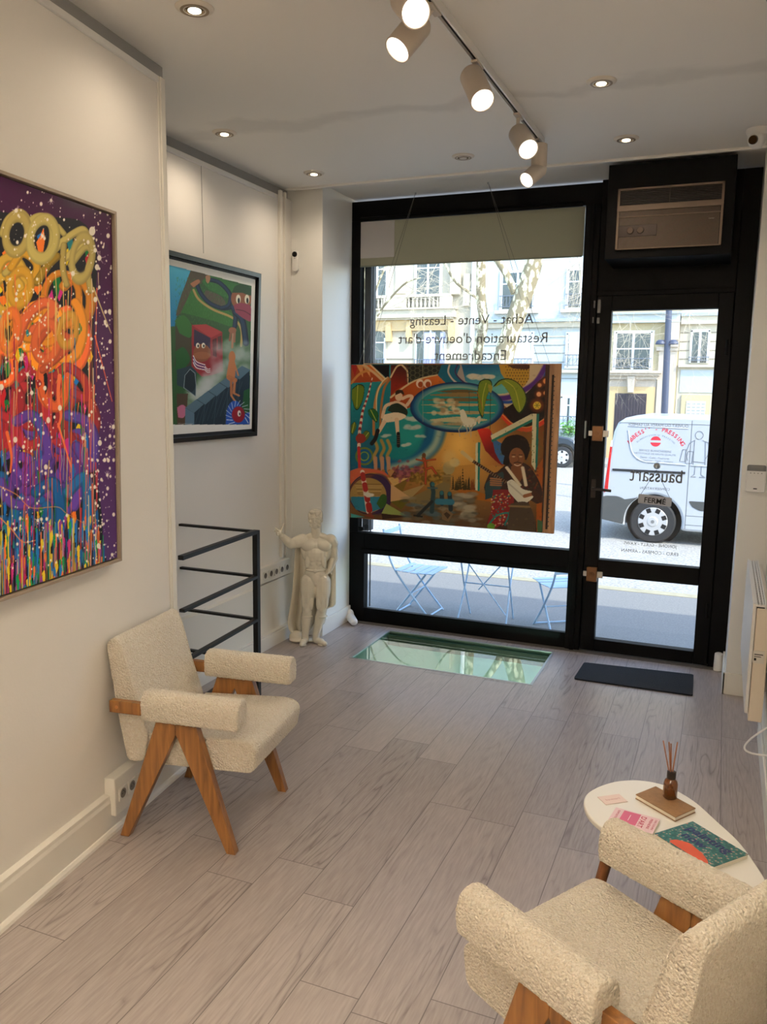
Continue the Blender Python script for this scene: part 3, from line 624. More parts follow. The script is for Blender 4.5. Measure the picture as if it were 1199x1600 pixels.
def make_armchair(label, loc, rz):
    t = thing('armchair', label, 'armchair', loc, rz, 'cream armchairs with wooden legs', local=True)
    f = lambda a, b, h: Vector((a, h, b))
    def cushion(nm, prof):
        o = soften(MB().prism(prof, -.243, .243, f).build(nm, BOUCLE, t, smooth=0, bevel=.010, segs=3))
        for sgn in (-1, 1):
            pts = [Vector((a, sgn*.241, b)) for a, b in prof]; cx = sum((p.x for p in pts))/len(pts); cz = sum((p.z for p in pts))/len(pts)
            pts = [Vector((cx+(p.x-cx)*.975, p.y, cz+(p.z-cz)*.975)) for p in pts]
            MB().tube(pts+[pts[0]], .0035, 6).build('piping', BOUCLE, o)
        return o
    cushion('backrest', BACK); cushion('seat', SEAT)
    for sgn in (-1, 1):
        c = sgn*.270
        # arm pad
        sec = rounded([(-.047, -.058), (.047, -.058), (.052, .02), (.03, .062), (-.03, .062), (-.052, .02)], [.018, .018, .03, .03, .03, .03])
        soften(MB().prism(sec, -.135, .287, lambda a, b, h: Vector((h, c+a, .585+b))).build('arm_pad', BOUCLE, t, smooth=0, bevel=.010, segs=3), .0046, .0045)
        MB().box(-.296, c-.016, .535, .22, c+.016, .585).build('arm_rail', WOODLEG, t, smooth=0, bevel=.003)
        MB().cyl((-.262, c+sgn*.016, .560), (-.262, c+sgn*.0175, .560), .007, seg=16).build('dowel_plug', wood_plug, t)
        lo, hi = (c-.018, c+.018)
        MB().prism([(.002, .54), (.086, .54), (.256, 0), (.217, 0), (.004, .475)], lo, hi, f).build('leg', WOODLEG, t, smooth=0, bevel=.0025)
        MB().prism([(-.078, .54), (.002, .54), (.004, .475), (-.226, 0), (-.266, 0)], lo+.0015, hi-.0015, f).build('leg', WOODLEG, t, smooth=0, bevel=.0025)
        MB().box(-.115, min(c, sgn*.20), .355, -.065, max(c, sgn*.20), .385).build('seat_support', WOODLEG, t, smooth=0, bevel=.002)
    MB().box(-.243, -.015, .40, -.238, .0, .425).build('care_tag', GREY, t, smooth=0)
    return t
wood_plug = mat('plug_wood', (170, 110, 60), .4)
make_armchair('cream boucle armchair with wooden V legs against the left wall, under the purple painting', (-1.985+.008, 2.836, 0), math.atan2(.1305, .9914))
make_armchair('cream boucle armchair in the lower right corner beside the coffee table, seen from behind', (-.118, 1.900, 0), 2.6024904)

# ---------------------------------------------------------------- coffee table and what lies on it
tb = thing('coffee_table', 'low white egg shaped coffee table with brown wooden legs', 'table', (-.08, 2.6, 0))
out = [(-.357, 2.715), (-.343, 2.803), (-.278, 2.90), (-.194, 2.950), (-.115, 2.950), (-.055, 2.915), (.005, 2.854), (.067, 2.757), (.133, 2.650), (.180, 2.53), (.205, 2.43), (.185, 2.335), (.11, 2.30), (-.01, 2.355), (-.13, 2.44), (-.245, 2.53), (-.323, 2.615)]
def smooth_closed(P, k=5):
    o = []; n = len(P)
    for i in range(n):
        p0, p1, p2, p3 = (Vector(P[(i+j-1) % n]) for j in range(4))
        for q in range(k):
            t = q/k; o.append(tuple(.5*((2*p1)+(p2-p0)*t+(2*p0-5*p1+4*p2-p3)*t*t+(3*p1-p0-3*p2+p3)*t**3)))
    return o
MB().prism(smooth_closed(out), .440, .460, lambda a, b, h: Vector((a, b, h))).build('table_top', mat('table_white', (240, 236, 226), .3), tb, smooth=40, bevel=.005, segs=3)
for a, b in (((-.235, 2.615), (-.325, 2.56)), ((.075, 2.43), (.13, 2.37)), ((-.03, 2.80), (.02, 2.88))):
    MB().cyl((b[0], b[1], 0), (a[0], a[1], .440), .014, .022, 18).build('leg', WOODTAB, tb)
MB().cyl((-.08, 2.62, .425), (-.08, 2.62, .440), .11, seg=24).build('leg_plate', WOODTAB, tb)

def slab(A, B, D, z0, z1, inset=0):
    A, B, D = Vector(A), Vector(B), Vector(D); e1 = (B-A).normalized(); e2 = (D-A).normalized()
    P = [A+e1*inset+e2*inset, B-e1*inset+e2*inset, B+(D-A)-e1*inset-e2*inset, D+e1*inset-e2*inset]
    mb = MB(); mb.prism([tuple(p) for p in P], z0, z1, lambda a, b, h: Vector((a, b, h))); return mb
PAGES = mat('paper_pages', (232, 224, 206), .7)
# notebook under the bottle
nb = thing('notebook', 'brown leather notebook under the amber bottle on the table', 'notebook', (-.0975, 2.794, .46))
A, B, D = (-.1945, 2.797), (-.058, 2.690), (-.135, 2.888)
BRN = mat('brown_leather', (144, 108, 70), .6, noise=.3, nscale=60, bump=.3, bscale=300)
slab(A, B, D, .4605, .4635).build('cover', BRN, nb, smooth=0, bevel=.0008); slab(A, B, D, .4635, .4745, .002).build('pages', PAGES, nb, smooth=0); slab(A, B, D, .4745, .4775).build('cover', BRN, nb, smooth=0, bevel=.0008)
# pink booklet
pk = thing('booklet', 'pink and white exhibition booklet on the left side of the table', 'book', (-.185, 2.626, .46))
A, B, D = (-.247, 2.690), (-.104, 2.669), (-.2625, 2.586)
e1 = (Vector(B)-Vector(A)).normalized(); e2 = (Vector(D)-Vector(A)).normalized()
slab(A, B, D, .4605, .4695, .001).build('pages', PAGES, pk, smooth=0)
slab(A, B, D, .4695, .4705).build('cover', mat('cover_pale_pink', (238, 208, 212), .5), pk, smooth=0)
def on(A, u, v): q = Vector(A)+e1*u+e2*v; return q
def quad(A, u0, v0, u1, v1, z0, z1):
    P = [on(A, u0, v0), on(A, u1, v0), on(A, u1, v1), on(A, u0, v1)]; mb = MB(); mb.prism([tuple(p) for p in P], z0, z1, lambda a, b, h: Vector((a, b, h))); return mb
PINK = mat('print_pink', (206, 98, 132), .5)
quad(A, .030, .006, .085, .086, .4705, .4708).build('print', PINK, pk, smooth=0)
quad(A, .055, .025, .057, .065, .4708, .4709).build('print', mat('print_white', (240, 225, 228), .5), pk, smooth=0)
RED = mat('print_red', (186, 52, 84), .5)
def ptext(body, A, u, v, width, right, up, z, m, parent, height=None, bold=True):
    q = on(A, u, v); return text('lettering', body, width, (q.x, q.y, z), (right.x, right.y, 0), (up.x, up.y, 0), m, parent, height=height, bold=bold)
ptext("D'ART", A, .098, .052, .075, e2, e1, .4708, RED, pk, height=.018)
ptext('PRENDRE', A, .122, .050, .07, e2, e1, .4708, RED, pk, height=.008)
ptext('DES COURS', A, .136, .050, .07, e2, e1, .4708, RED, pk, height=.006)
ptext('EXPOSITION', A, .016, .050, .07, e2, e1, .4708, RED, pk, height=.007)
# card
cd = thing('business_card', 'small pale pink card on the left end of the table', 'card', (-.266, 2.76, .46))
A2, B2, D2 = (-.317, 2.754), (-.283, 2.711), (-.250, 2.807)
slab(A2, B2, D2, .4605, .4625).build('card', mat('card_pink', (236, 214, 206), .6), cd, smooth=0)
ee1 = (Vector(D2)-Vector(A2)).normalized(); ee2 = (Vector(A2)-Vector(B2)).normalized()
q = Vector((-.266, 2.760)); text('lettering', 'baussart', .055, (q.x, q.y, .4628), (ee1.x, ee1.y, 0), (ee2.x, ee2.y, 0), mat('print_rose', (196, 140, 140), .5), cd, mirror=False)
# painting now
bk = thing('art_book', 'floral green art book titled painting now at the front of the table', 'book', (.02, 2.62, .46))
A, B, D = (-.005, 2.690), (.158, 2.553), (-.1135, 2.561)
e1 = (Vector(B)-Vector(A)).normalized(); e2 = (Vector(D)-Vector(A)).normalized()
slab(A, B, D, .4605, .4735, .001).build('pages', PAGES, bk, smooth=0)
BM = bpy.data.materials.new('floral_print'); BM.use_nodes = True; n = BM.node_tree; L = n.links.new; b = n.nodes['Principled BSDF']
tc = n.nodes.new('ShaderNodeTexCoord'); v = n.nodes.new('ShaderNodeTexVoronoi'); v.inputs['Scale'].default_value = 95; v.feature = 'F1'
ns = n.nodes.new('ShaderNodeTexNoise'); ns.inputs['Scale'].default_value = 160; ns.inputs['Detail'].default_value = 2
ad = n.nodes.new('ShaderNodeMath'); ad.operation = 'MULTIPLY_ADD'; ad.inputs[1].default_value = .55
cr = n.nodes.new('ShaderNodeValToRGB'); E_ = cr.color_ramp.elements; E_[0].position = .0; E_[0].color = (*lin((120, 40, 40)), 1); E_[1].position = 1; E_[1].color = (*lin((40, 92, 88)), 1)
for p_, c_ in ((.36, (170, 84, 80)), (.40, (206, 140, 130)), (.54, (196, 150, 136)), (.57, (66, 124, 114)), (.78, (52, 112, 108))):
    e_ = E_.new(p_); e_.color = (*lin(c_), 1)
L(tc.outputs['Object'], v.inputs['Vector']); L(tc.outputs['Object'], ns.inputs['Vector']); L(ns.outputs['Fac'], ad.inputs[0]); L(v.outputs['Distance'], ad.inputs[2]); L(ad.outputs[0], cr.inputs[0]); L(cr.outputs[0], b.inputs['Base Color']); b.inputs['Roughness'].default_value = .35
slab(A, B, D, .4735, .475).build('cover', BM, bk, smooth=0)
mb = MB(); P = [on(A, u, v) for u, v in rounded([(.05, .163), (.205, .163), (.185, .140), (.15, .124), (.12, .118), (.09, .112), (.07, .125), (.055, .135)], .012, 3)]
mb.prism([tuple(p) for p in P], .475, .4754, lambda a, b, h: Vector((a, b, h))); mb.build('print', mat('print_orange', (216, 88, 52), .4), bk, smooth=0)
NAVY = mat('print_navy', (38, 40, 96), .4)
ptext('painting', A, .105, .048, .160, e1, -e2, .4758, NAVY, bk, height=.046, bold=.03)
ptext('now', A, .088, .092, .085, e1, -e2, .4758, NAVY, bk, height=.026, bold=.03)
# diffuser
df = thing('reed_diffuser', 'amber glass reed diffuser bottle with wooden sticks standing on the notebook', 'diffuser', (-.0835, 2.822, .4775))
bx, by, bz = -.0835, 2.822, .4780
AMB = bpy.data.materials.new('amber_glass'); AMB.use_nodes = True; b = AMB.node_tree.nodes['Principled BSDF']
b.inputs['Base Color'].default_value = (*lin((120, 66, 18)), 1); b.inputs['Roughness'].default_value = .06; b.inputs['Transmission Weight'].default_value = .55; b.inputs['Coat Weight'].default_value = .5
MB().lathe([(.020, 0), (.0235, .003), (.0235, .052), (.020, .063), (.013, .070), (.0125, .086)], (bx, by, bz), 32).build('bottle', AMB, df, smooth=50)
MB().lathe([(.0145, .070), (.015, .072), (.015, .094), (.0135, .095)], (bx, by, bz), 28).build('collar', mat('collar_dark', (38, 24, 16), .35), df, smooth=40)
mb = MB(); c0 = .0238
for k in range(12):
    a0 = PI*(.85+.03*k); a1 = PI*(.85+.03*(k+1)); vs = [mb.bm.verts.new((bx+c0*math.cos(a), by+c0*math.sin(a), bz+zz)) for a, zz in ((a0, .012), (a1, .012), (a1, .046), (a0, .046))]; mb.bm.faces.new(vs)
mb.build('label_sticker', mat('label_kraft', (150, 120, 92), .6), df, smooth=0)
for tx, ty, tz in ((-.118, 2.835, .672), (-.098, 2.80, .685), (-.092, 2.83, .668), (-.0715, 2.815, .683)):
    MB().cyl((bx+(bx-tx)*.3, by+(by-ty)*.3, bz+.012), (tx, ty, tz), .0022, seg=8).build('reed', mat_reed if 'mat_reed' in globals() else mat('reed_wood', (150, 98, 62), .7), df)

# ---------------------------------------------------------------- statue
st = thing('statue', 'glossy ivory statue of a muscular caped man raising one hand beside the pillar', 'statue', (-2.67, 5.17, 0))
SA = Vector((.924, .383, 0)); SB = Vector((.383, -.924, 0)); SO = Vector((-2.67, 5.17, 0))
def sp(a, b, z): return SO + SA*a + SB*b + Vector((0, 0, z))
SR = Matrix((SA, SB, Vector((0, 0, 1)))).transposed().to_4x4()
mb = MB()
def C_(p, q, r0, r1=None): mb.cap(sp(*p), sp(*q), r0, r1, 18)
def E_l(p, r, rot=None): mb.ell(sp(*p), r, 22, SR if rot is None else SR @ rot)
RY = lambda a: Matrix.Rotation(math.radians(a), 4, 'Y'); RXm = lambda a: Matrix.Rotation(math.radians(a), 4, 'X')
# torso
E_l((.012, -.002, .520), (.080, .054, .058)); E_l((.012, .0, .585), (.071, .048, .075)); E_l((.014, .0, .675), (.094, .058, .09)); E_l((.016, -.004, .738), (.115, .056, .062))
for sg in (-1, 1):
    E_l((.018+sg*.050, .030, .738), (.060, .028, .042), RY(sg*10)); E_l((.016+sg*.080, -.012, .69), (.034, .044, .085), RY(sg*14)); E_l((.018+sg*.050, -.005, .795), (.058, .030, .026), RY(sg*24))
    for k, zz in enumerate((.672, .638, .604)): E_l((.014+sg*.020, .044-.003*k, zz), (.021, .012, .017))
    E_l((.014+sg*.058, .030, .625), (.018, .020, .055), RY(-sg*8))
E_l((.012, .0, .556), (.078, .056, .011)); E_l((.014, .054, .556), (.017, .007, .014)); E_l((.014, .030, .500), (.044, .026, .045)); E_l((.014, .024, .470), (.024, .024, .034))
# neck and head
C_((.014, -.004, .80), (.012, .002, .875), .037, .033)
E_l((.010, .008, .930), (.044, .048, .055)); E_l((.010, .020, .893), (.034, .034, .030)); E_l((.010, .040, .874), (.018, .014, .014)); E_l((.010, -.010, .945), (.046, .048, .046))
E_l((.010, .062, .918), (.007, .012, .017)); E_l((.010, .068, .908), (.010, .009, .007))
E_l((.010, .056, .891), (.018, .008, .005)); E_l((.010, .055, .882), (.015, .009, .005))
for sg in (-1, 1):
    E_l((.010+sg*.019, .053, .941), (.018, .008, .006), RY(sg*12)); E_l((.010+sg*.030, .040, .912), (.014, .014, .014)); E_l((.010+sg*.047, .0, .920), (.007, .014, .020))
    E_l((.010+sg*.018, .0485, .927), (.009, .005, .005)); E_l((.010+sg*.028, .030, .884), (.014, .020, .016))
# hair
E_l((.010, -.006, .970), (.050, .052, .032)); E_l((-.010, .034, .982), (.024, .022, .014)); E_l((.026, .040, .980), (.024, .020, .015)); E_l((.022, .054, .966), (.008, .008, .014)); E_l((.034, .046, .972), (.012, .012, .012))
for sg in (-1, 1): E_l((.010+sg*.042, .004, .950), (.012, .030, .030))
# raised arm (at the left of the view)
C_((-.082, .0, .768), (-.115, .004, .757), .050, .047); C_((-.105, .004, .757), (-.165, .012, .742), .044, .036); E_l((-.128, .014, .764), (.040, .030, .030), RY(10))
C_((-.165, .012, .742), (-.226, .028, .800), .036, .024); E_l((-.190, .018, .765), (.028, .034, .040), RY(-45)); E_l((-.222, .026, .797), (.028, .028, .010), RY(-45))
hx, hy, hz = -.240, .033, .824
E_l((hx, hy, hz), (.017, .022, .024), RY(-20))
for (d0, l1, l2) in (((.008, .0, .020), (.009, .004, .028), (.010, .0, .024)), ((-.006, .010, .018), (-.014, .010, .012), (-.010, -.006, .008)), ((-.012, .012, .006), (-.012, .012, .002), (.006, .012, -.004)), ((-.010, .014, -.006), (-.008, .012, -.002), (.008, .006, -.004))):
    p = Vector((hx, hy, hz))+Vector(d0); q = p+Vector(l1); r = q+Vector(l2); C_(tuple(p), tuple(q), .0072, .0066); C_(tuple(q), tuple(r), .0064, .0052)
C_((hx-.004, hy-.006, hz+.006), (hx-.022, hy-.004, hz+.014), .0080, .0070); C_((hx-.022, hy-.004, hz+.014), (hx-.038, hy-.002, hz+.018), .0064, .0052)
# other arm down beside the cape, hand on the hip
C_((.118, -.004, .772), (.134, -.012, .745), .045, .040); C_((.132, -.012, .75), (.144, -.030, .640), .038, .030); C_((.144, -.030, .640), (.116, .005, .560), .030, .020)
E_l((.106, .014, .548), (.020, .015, .021))
for k in range(4): C_((.114-.006*k, .020, .552-.006*k), (.100-.008*k, .032, .532-.004*k), .0064, .0056); C_((.100-.008*k, .032, .532-.004*k), (.094-.007*k, .030, .515-.002*k), .0056, .0048)
C_((.114, .004, .548), (.126, .002, .522), .0066, .0055)
# legs
def leg(hip, knee, ank, toe, out_):
    H, K, A_, T_ = (Vector(v) for v in (hip, knee, ank, toe))
    q1 = H.lerp(K, .35); C_(hip, tuple(q1), .058, .059); C_(tuple(q1), knee, .059, .037)
    m_ = K.lerp(A_, .32); C_(knee, tuple(m_), .036, .039); C_(tuple(m_), ank, .039, .025)
    E_l((K.x, K.y+.022, K.z), (.022, .020, .026)); h_ = H.lerp(K, .60)
    E_l((h_.x-out_*.026, h_.y+.026, h_.z-.03), (.020, .024, .055)); E_l((h_.x+out_*.030, h_.y+.020, h_.z), (.018, .024, .075)); E_l((h_.x, h_.y+.036, h_.z+.03), (.017, .020, .080))
    E_l((m_.x+out_*.016, m_.y-.012, m_.z), (.026, .028, .058)); E_l((m_.x-out_*.014, m_.y-.008, m_.z-.01), (.022, .026, .048))
    E_l((K.x, K.y+.002, K.z-.050), (.042, .042, .008))
    C_((A_.x, A_.y, .075), (A_.x, A_.y-.004, .030), .026, .028); f1 = A_.lerp(T_, .6)
    C_((A_.x, A_.y-.006, .026), (f1.x, f1.y, .026), .026, .025); C_((f1.x, f1.y, .022), (T_.x, T_.y, .017), .022, .017); E_l((f1.x, f1.y, .004), (.030, .030, .006))
leg((-.038, .0, .47), (-.046, .010, .262), (-.064, .004, .07), (-.082, .082, .017), -1)
leg((.064, .0, .47), (.060, .010, .262), (.016, .002, .07), (.086, .054, .017), 1)
bmesh.ops.recalc_face_normals(mb.bm, faces=mb.bm.faces)
body = mb.build('figure', STATUE, st)
def vox(o, v, it=6):
    r = o.modifiers.new('remesh', 'REMESH'); r.mode = 'VOXEL'; r.voxel_size = v; r.use_smooth_shade = True
    s = o.modifiers.new('smooth', 'SMOOTH'); s.iterations = it; s.factor = .5
vox(body, .0028, 3)
# cape
rows = [(.795, -.050, .075, .0), (.785, -.095, .110, -.022), (.76, -.118, .140, -.036), (.72, -.142, .156, -.045), (.60, -.146, .158, -.055), (.45, -.152, .158, -.060), (.30, -.170, .157, -.066), (.20, -.188, .150, -.070), (.13, -.198, .120, -.074), (.07, -.170, .05, -.078)]
mb = MB(); G = []; N_ = 56
for z_, a0, a1, b_ in rows:
    r_w = []
    for k in range(N_+1):
        u = k/N_; amp = .010+.016*(1-(z_/.8)); fold = math.sin(u*PI*9+z_*2.5)*amp
        side = .040*max(0, abs(u-.5)*2-.72)/.28*(1 if z_ < .77 else .4)
        zz = z_ if z_ > .25 else z_+.16*max(0, u-.62)/.38*(1 if z_ < .15 else .5)
        r_w.append(mb.bm.verts.new(sp(a0+(a1-a0)*u, b_+fold+side, zz)))
    G.append(r_w)
for i in range(len(G)-1):
    for k in range(N_): mb.bm.faces.new((G[i][k], G[i][k+1], G[i+1][k+1], G[i+1][k]))
cape = mb.build('cape', STATUE, st, smooth=180)
so = cape.modifiers.new('thick', 'SOLIDIFY'); so.thickness = .008; so.offset = -1
sb_ = cape.modifiers.new('sub', 'SUBSURF'); sb_.levels = 1; sb_.render_levels = 2
mb = MB(); mb.ell(sp(-.135, -.045, .035), (.052, .045, .050), 24, SR); mb.ell(sp(-.125, -.035, .020), (.062, .055, .020), 24, SR); mb.ell(sp(-.06, -.05, .012), (.10, .04, .012), 24, SR)
b_ = mb.build('base', STATUE, st); vox(b_, .004, 4)
bmesh_v = None

# ---------------------------------------------------------------- painted canvases: pigment laid out on a fine mesh
class Canvas:
    def __init__(s, corners, nu, nv, base):
        """corners: layout coordinates of the canvas corners TL,TR,BR,BL"""
        s.nu, s.nv = nu, nv
        A = []; B = []
        for (u, v), (x, y) in zip(((0, 0), (1, 0), (1, 1), (0, 1)), corners):
            A += [[u, v, 1, 0, 0, 0, -u*x, -v*x], [0, 0, 0, u, v, 1, -u*y, -v*y]]; B += [x, y]
        h = np.linalg.solve(np.array(A, float), np.array(B, float))
        U, V = np.meshgrid(np.linspace(0, 1, nu), np.linspace(0, 1, nv)); w = h[6]*U+h[7]*V+1
        s.Hi = np.linalg.inv(np.array([[h[0], h[1], h[2]], [h[3], h[4], h[5]], [h[6], h[7], 1.0]]))
        s.X = (h[0]*U+h[1]*V+h[2])/w; s.Y = (h[3]*U+h[4]*V+h[5])/w
        s.c = np.empty((nv, nu, 3)); s.c[:] = np.array(base, float)
    def win(s, x0, y0, x1, y1):
        """index window of the mesh covering a box of layout coordinates"""
        q = s.Hi @ np.array([[x0, x1, x1, x0], [y0, y0, y1, y1], [1, 1, 1, 1]], float); u = q[0]/q[2]*(s.nu-1); v = q[1]/q[2]*(s.nv-1)
        i0, i1 = max(0, int(v.min())-1), min(s.nv, int(v.max())+3); j0, j1 = max(0, int(u.min())-1), min(s.nu, int(u.max())+3)
        return None if i0 >= i1 or j0 >= j1 else (slice(i0, i1), slice(j0, j1))
    def put(s, a, c, al=1.0, w=None):
        w = w or (slice(None), slice(None)); m = a > 0.003
        if not m.any(): return
        X, Y, S_ = s.X[w], s.Y[w], s.c[w]; k = (a[m]*al)[:, None]
        cc = np.stack(c(X[m], Y[m]), -1) if callable(c) else np.array(c, float)
        S_[m] = S_[m]*(1-k)+cc*k
    def poly(s, P, c, al=1.0):
        P = [tuple(p) for p in P]; w = s.win(min(p[0] for p in P), min(p[1] for p in P), max(p[0] for p in P), max(p[1] for p in P))
        if w is None: return
        X, Y = s.X[w], s.Y[w]; ins = np.zeros(X.shape, bool); n = len(P)
        for i in range(n):
            x0, y0 = P[i]; x1, y1 = P[(i+1) % n]
            if y0 == y1: continue
            ins ^= ((y0 > Y) != (y1 > Y)) & (X < (x1-x0)*(Y-y0)/(y1-y0)+x0)
        s.put(ins.astype(float), c, al, w)
    def ell(s, cx, cy, rx, ry, c, rot=0, al=1.0, soft=2.0, inner=None):
        g = max(rx, ry)*(1+soft/min(rx, ry))+2; w = s.win(cx-g, cy-g, cx+g, cy+g)
        if w is None: return
        t = math.radians(rot); dx = s.X[w]-cx; dy = s.Y[w]-cy
        a = (dx*math.cos(t)+dy*math.sin(t))/rx; b = (-dx*math.sin(t)+dy*math.cos(t))/ry; d = np.sqrt(a*a+b*b)
        k = min(rx, ry)/soft; m = np.clip((1-d)*k+.5, 0, 1)
        if inner: m = m*np.clip((d-inner)*k+.5, 0, 1)
        s.put(m, c, al, w)
    def stroke(s, P, w, c, w1=None, al=1.0, soft=2.0):
        w1 = w if w1 is None else w1; n = len(P)-1; g = max(w, w1)/2+soft+2
        W = s.win(min(p[0] for p in P)-g, min(p[1] for p in P)-g, max(p[0] for p in P)+g, max(p[1] for p in P)+g)
        if W is None: return
        X, Y = s.X[W], s.Y[W]; best = np.zeros(X.shape)
        for i in range(n):
            (x0, y0), (x1, y1) = P[i], P[i+1]; dx, dy = x1-x0, y1-y0; l = dx*dx+dy*dy+1e-9
            t = np.clip(((X-x0)*dx+(Y-y0)*dy)/l, 0, 1); d = np.hypot(X-x0-t*dx, Y-y0-t*dy)
            ww = w+(w1-w)*(i+t)/n; best = np.maximum(best, np.clip((ww/2-d)/soft+.5, 0, 1))
        s.put(best, c, al, W)
    def mesh(s, name, P, m, parent):
        """P(u,v)->world"""
        nu, nv = s.nu, s.nv
        o, du, dv = np.array(P(0, 0)), np.array(P(1, 0))-np.array(P(0, 0)), np.array(P(0, 1))-np.array(P(0, 0))
        U, V = np.meshgrid(np.linspace(0, 1, nu), np.linspace(0, 1, nv))
        co = o+U[..., None]*du+V[..., None]*dv
        me = bpy.data.meshes.new(name); me.vertices.add(nu*nv); me.vertices.foreach_set('co', co.reshape(-1).astype(np.float32))
        i = np.arange(nu*nv).reshape(nv, nu); q = np.stack([i[1:, :-1], i[1:, 1:], i[:-1, 1:], i[:-1, :-1]], -1).reshape(-1, 4); k = len(q)
        me.loops.add(k*4); me.loops.foreach_set('vertex_index', q.reshape(-1).astype(np.int32))
        me.polygons.add(k); me.polygons.foreach_set('loop_start', np.arange(0, k*4, 4, dtype=np.int32)); me.update(calc_edges=True)
        a = me.color_attributes.new('pigment', 'FLOAT_COLOR', 'POINT'); c = np.clip(s.c, 0, 255)/255
        c = np.where(c <= .04045, c/12.92, ((c+.055)/1.055)**2.4); c = np.concatenate([c, np.ones(c.shape[:2]+(1,))], -1)
        a.data.foreach_set('color', c.reshape(-1).astype(np.float32))
        return link(name, me, m, parent, smooth=0)
def pigment_mat(name, rough, coat=0, bump=0):
    m = bpy.data.materials.new(name); m.use_nodes = True; n = m.node_tree; b = n.nodes['Principled BSDF']
    a = n.nodes.new('ShaderNodeVertexColor'); a.layer_name = 'pigment'; n.links.new(a.outputs[0], b.inputs['Base Color']); b.inputs['Roughness'].default_value = rough; b.inputs['Specular IOR Level'].default_value = .2
    if coat: b.inputs['Coat Weight'].default_value = coat; b.inputs['Coat Roughness'].default_value = .15
    if bump:
        bp = n.nodes.new('ShaderNodeBump'); bp.inputs['Strength'].default_value = bump; bp.inputs['Distance'].default_value = .002
        n.links.new(a.outputs[0], bp.inputs['Height']); n.links.new(bp.outputs[0], b.inputs['Normal'])
    return m
def curve(P, k=8):
    o = []; P = [np.array(p, float) for p in P]; Q = [P[0]]+P+[P[-1]]
    for i in range(len(P)-1):
        p0, p1, p2, p3 = Q[i:i+4]
        for q in range(k): t = q/k; o.append(tuple(.5*((2*p1)+(p2-p0)*t+(2*p0-5*p1+4*p2-p3)*t*t+(3*p1-p0-3*p2+p3)*t**3)))
    o.append(tuple(P[-1])); return o
def gradf(c0, c1, p0, p1):
    c0, c1 = np.array(c0, float), np.array(c1, float); d = np.array(p1, float)-np.array(p0, float); l = d@d
    def f(X, Y):
        t = np.clip(((X-p0[0])*d[0]+(Y-p0[1])*d[1])/l, 0, 1); return [c0[i]+(c1[i]-c0[i])*t for i in range(3)]
    return f
def radf(c0, c1, p, r0, r1, sy=1.0):
    c0, c1 = np.array(c0, float), np.array(c1, float)
    def f(X, Y):
        t = np.clip((np.hypot(X-p[0], (Y-p[1])*sy)-r0)/(r1-r0), 0, 1); return [c0[i]+(c1[i]-c0[i])*t for i in range(3)]
    return f

# ---- 1: purple drip painting on the near left wall
R = random.Random(11)
cv = Canvas(((-670.3, -179.7), (392.5, 194.8), (412.6, 1399.6), (-538.6, 1713.6)), 640, 620, (70, 8, 62))
cv.put(np.ones(cv.X.shape), gradf((62, 4, 56), (84, 52, 112), (200, 200), (420, 1500)))
def zone(y): # colour of the loops by height
    for lim, c in ((330, (196, 176, 92)), (470, (214, 170, 60)), (640, (240, 150, 30)), (800, (232, 104, 48)), (1000, (178, 44, 52)), (1200, (96, 62, 160)), (9999, (22, 96, 160))):
        if y < lim + R.uniform(-40, 40): return c
# dark core
cv.poly(curve([(-700, 100), (60, 190), (320, 250), (330, 600), (330, 1000), (340, 1420), (0, 1560), (-700, 1750)]), (22, 20, 26))
for i in range(520):   # patches of bright colour under the loops
    y = R.uniform(230, 1560); x = R.uniform(-640, 325); c = R.choice([(230, 200, 20), (20, 110, 190), (10, 110, 50), (200, 40, 130), (190, 30, 40), (240, 120, 30), (14, 14, 20), (20, 120, 130)])
    w = R.uniform(5, 20); h = R.uniform(25, 90); a = R.uniform(-.4, .4)
    cv.poly([(x-w, y+a*w), (x+w*.4, y-h*.4), (x+w, y+h*.2), (x, y+h)], c)
def loops(y0, y1, n, xs=(-640, 300)):
    for i in range(n):
        y = R.uniform(y0, y1); x = R.uniform(*xs); c = zone(y); k = R.uniform(.86, 1.12); c = tuple(v*k for v in c)
        rx = R.uniform(34, 66); ry = R.uniform(50, 110); t0 = R.uniform(0, 6.28); tt = R.uniform(3.6, 6.4)
        P = [(x+rx*math.cos(t0+tt*q/22)+8*q/22*R.choice((-1, 1))*.2, y+ry*math.sin(t0+tt*q/22)) for q in range(23)]
        w = R.uniform(24, 40); cv.stroke(P, w, tuple(v*.78 for v in c)); cv.stroke([(a-2, b-2) for a, b in P], w*.72, c, al=.9, soft=5)
loops(1150, 1320, 20); loops(950, 1150, 26); loops(780, 960, 26); loops(600, 800, 24); loops(430, 600, 22)
for i in range(150):   # chips of colour between the loops
    y = R.uniform(430, 1350); x = R.uniform(-640, 320); c = R.choice([(232, 204, 24), (20, 110, 190), (14, 14, 20), (14, 14, 20), (200, 40, 130), (150, 30, 40), (20, 120, 130), (20, 120, 60)]); w = R.uniform(6, 16); h = R.uniform(20, 60); cv.poly(curve([(x-w*.6, y-h*.5), (x+w*.5, y-h*.6), (x+w, y+h*.1), (x, y+h*.7)], 4), c)
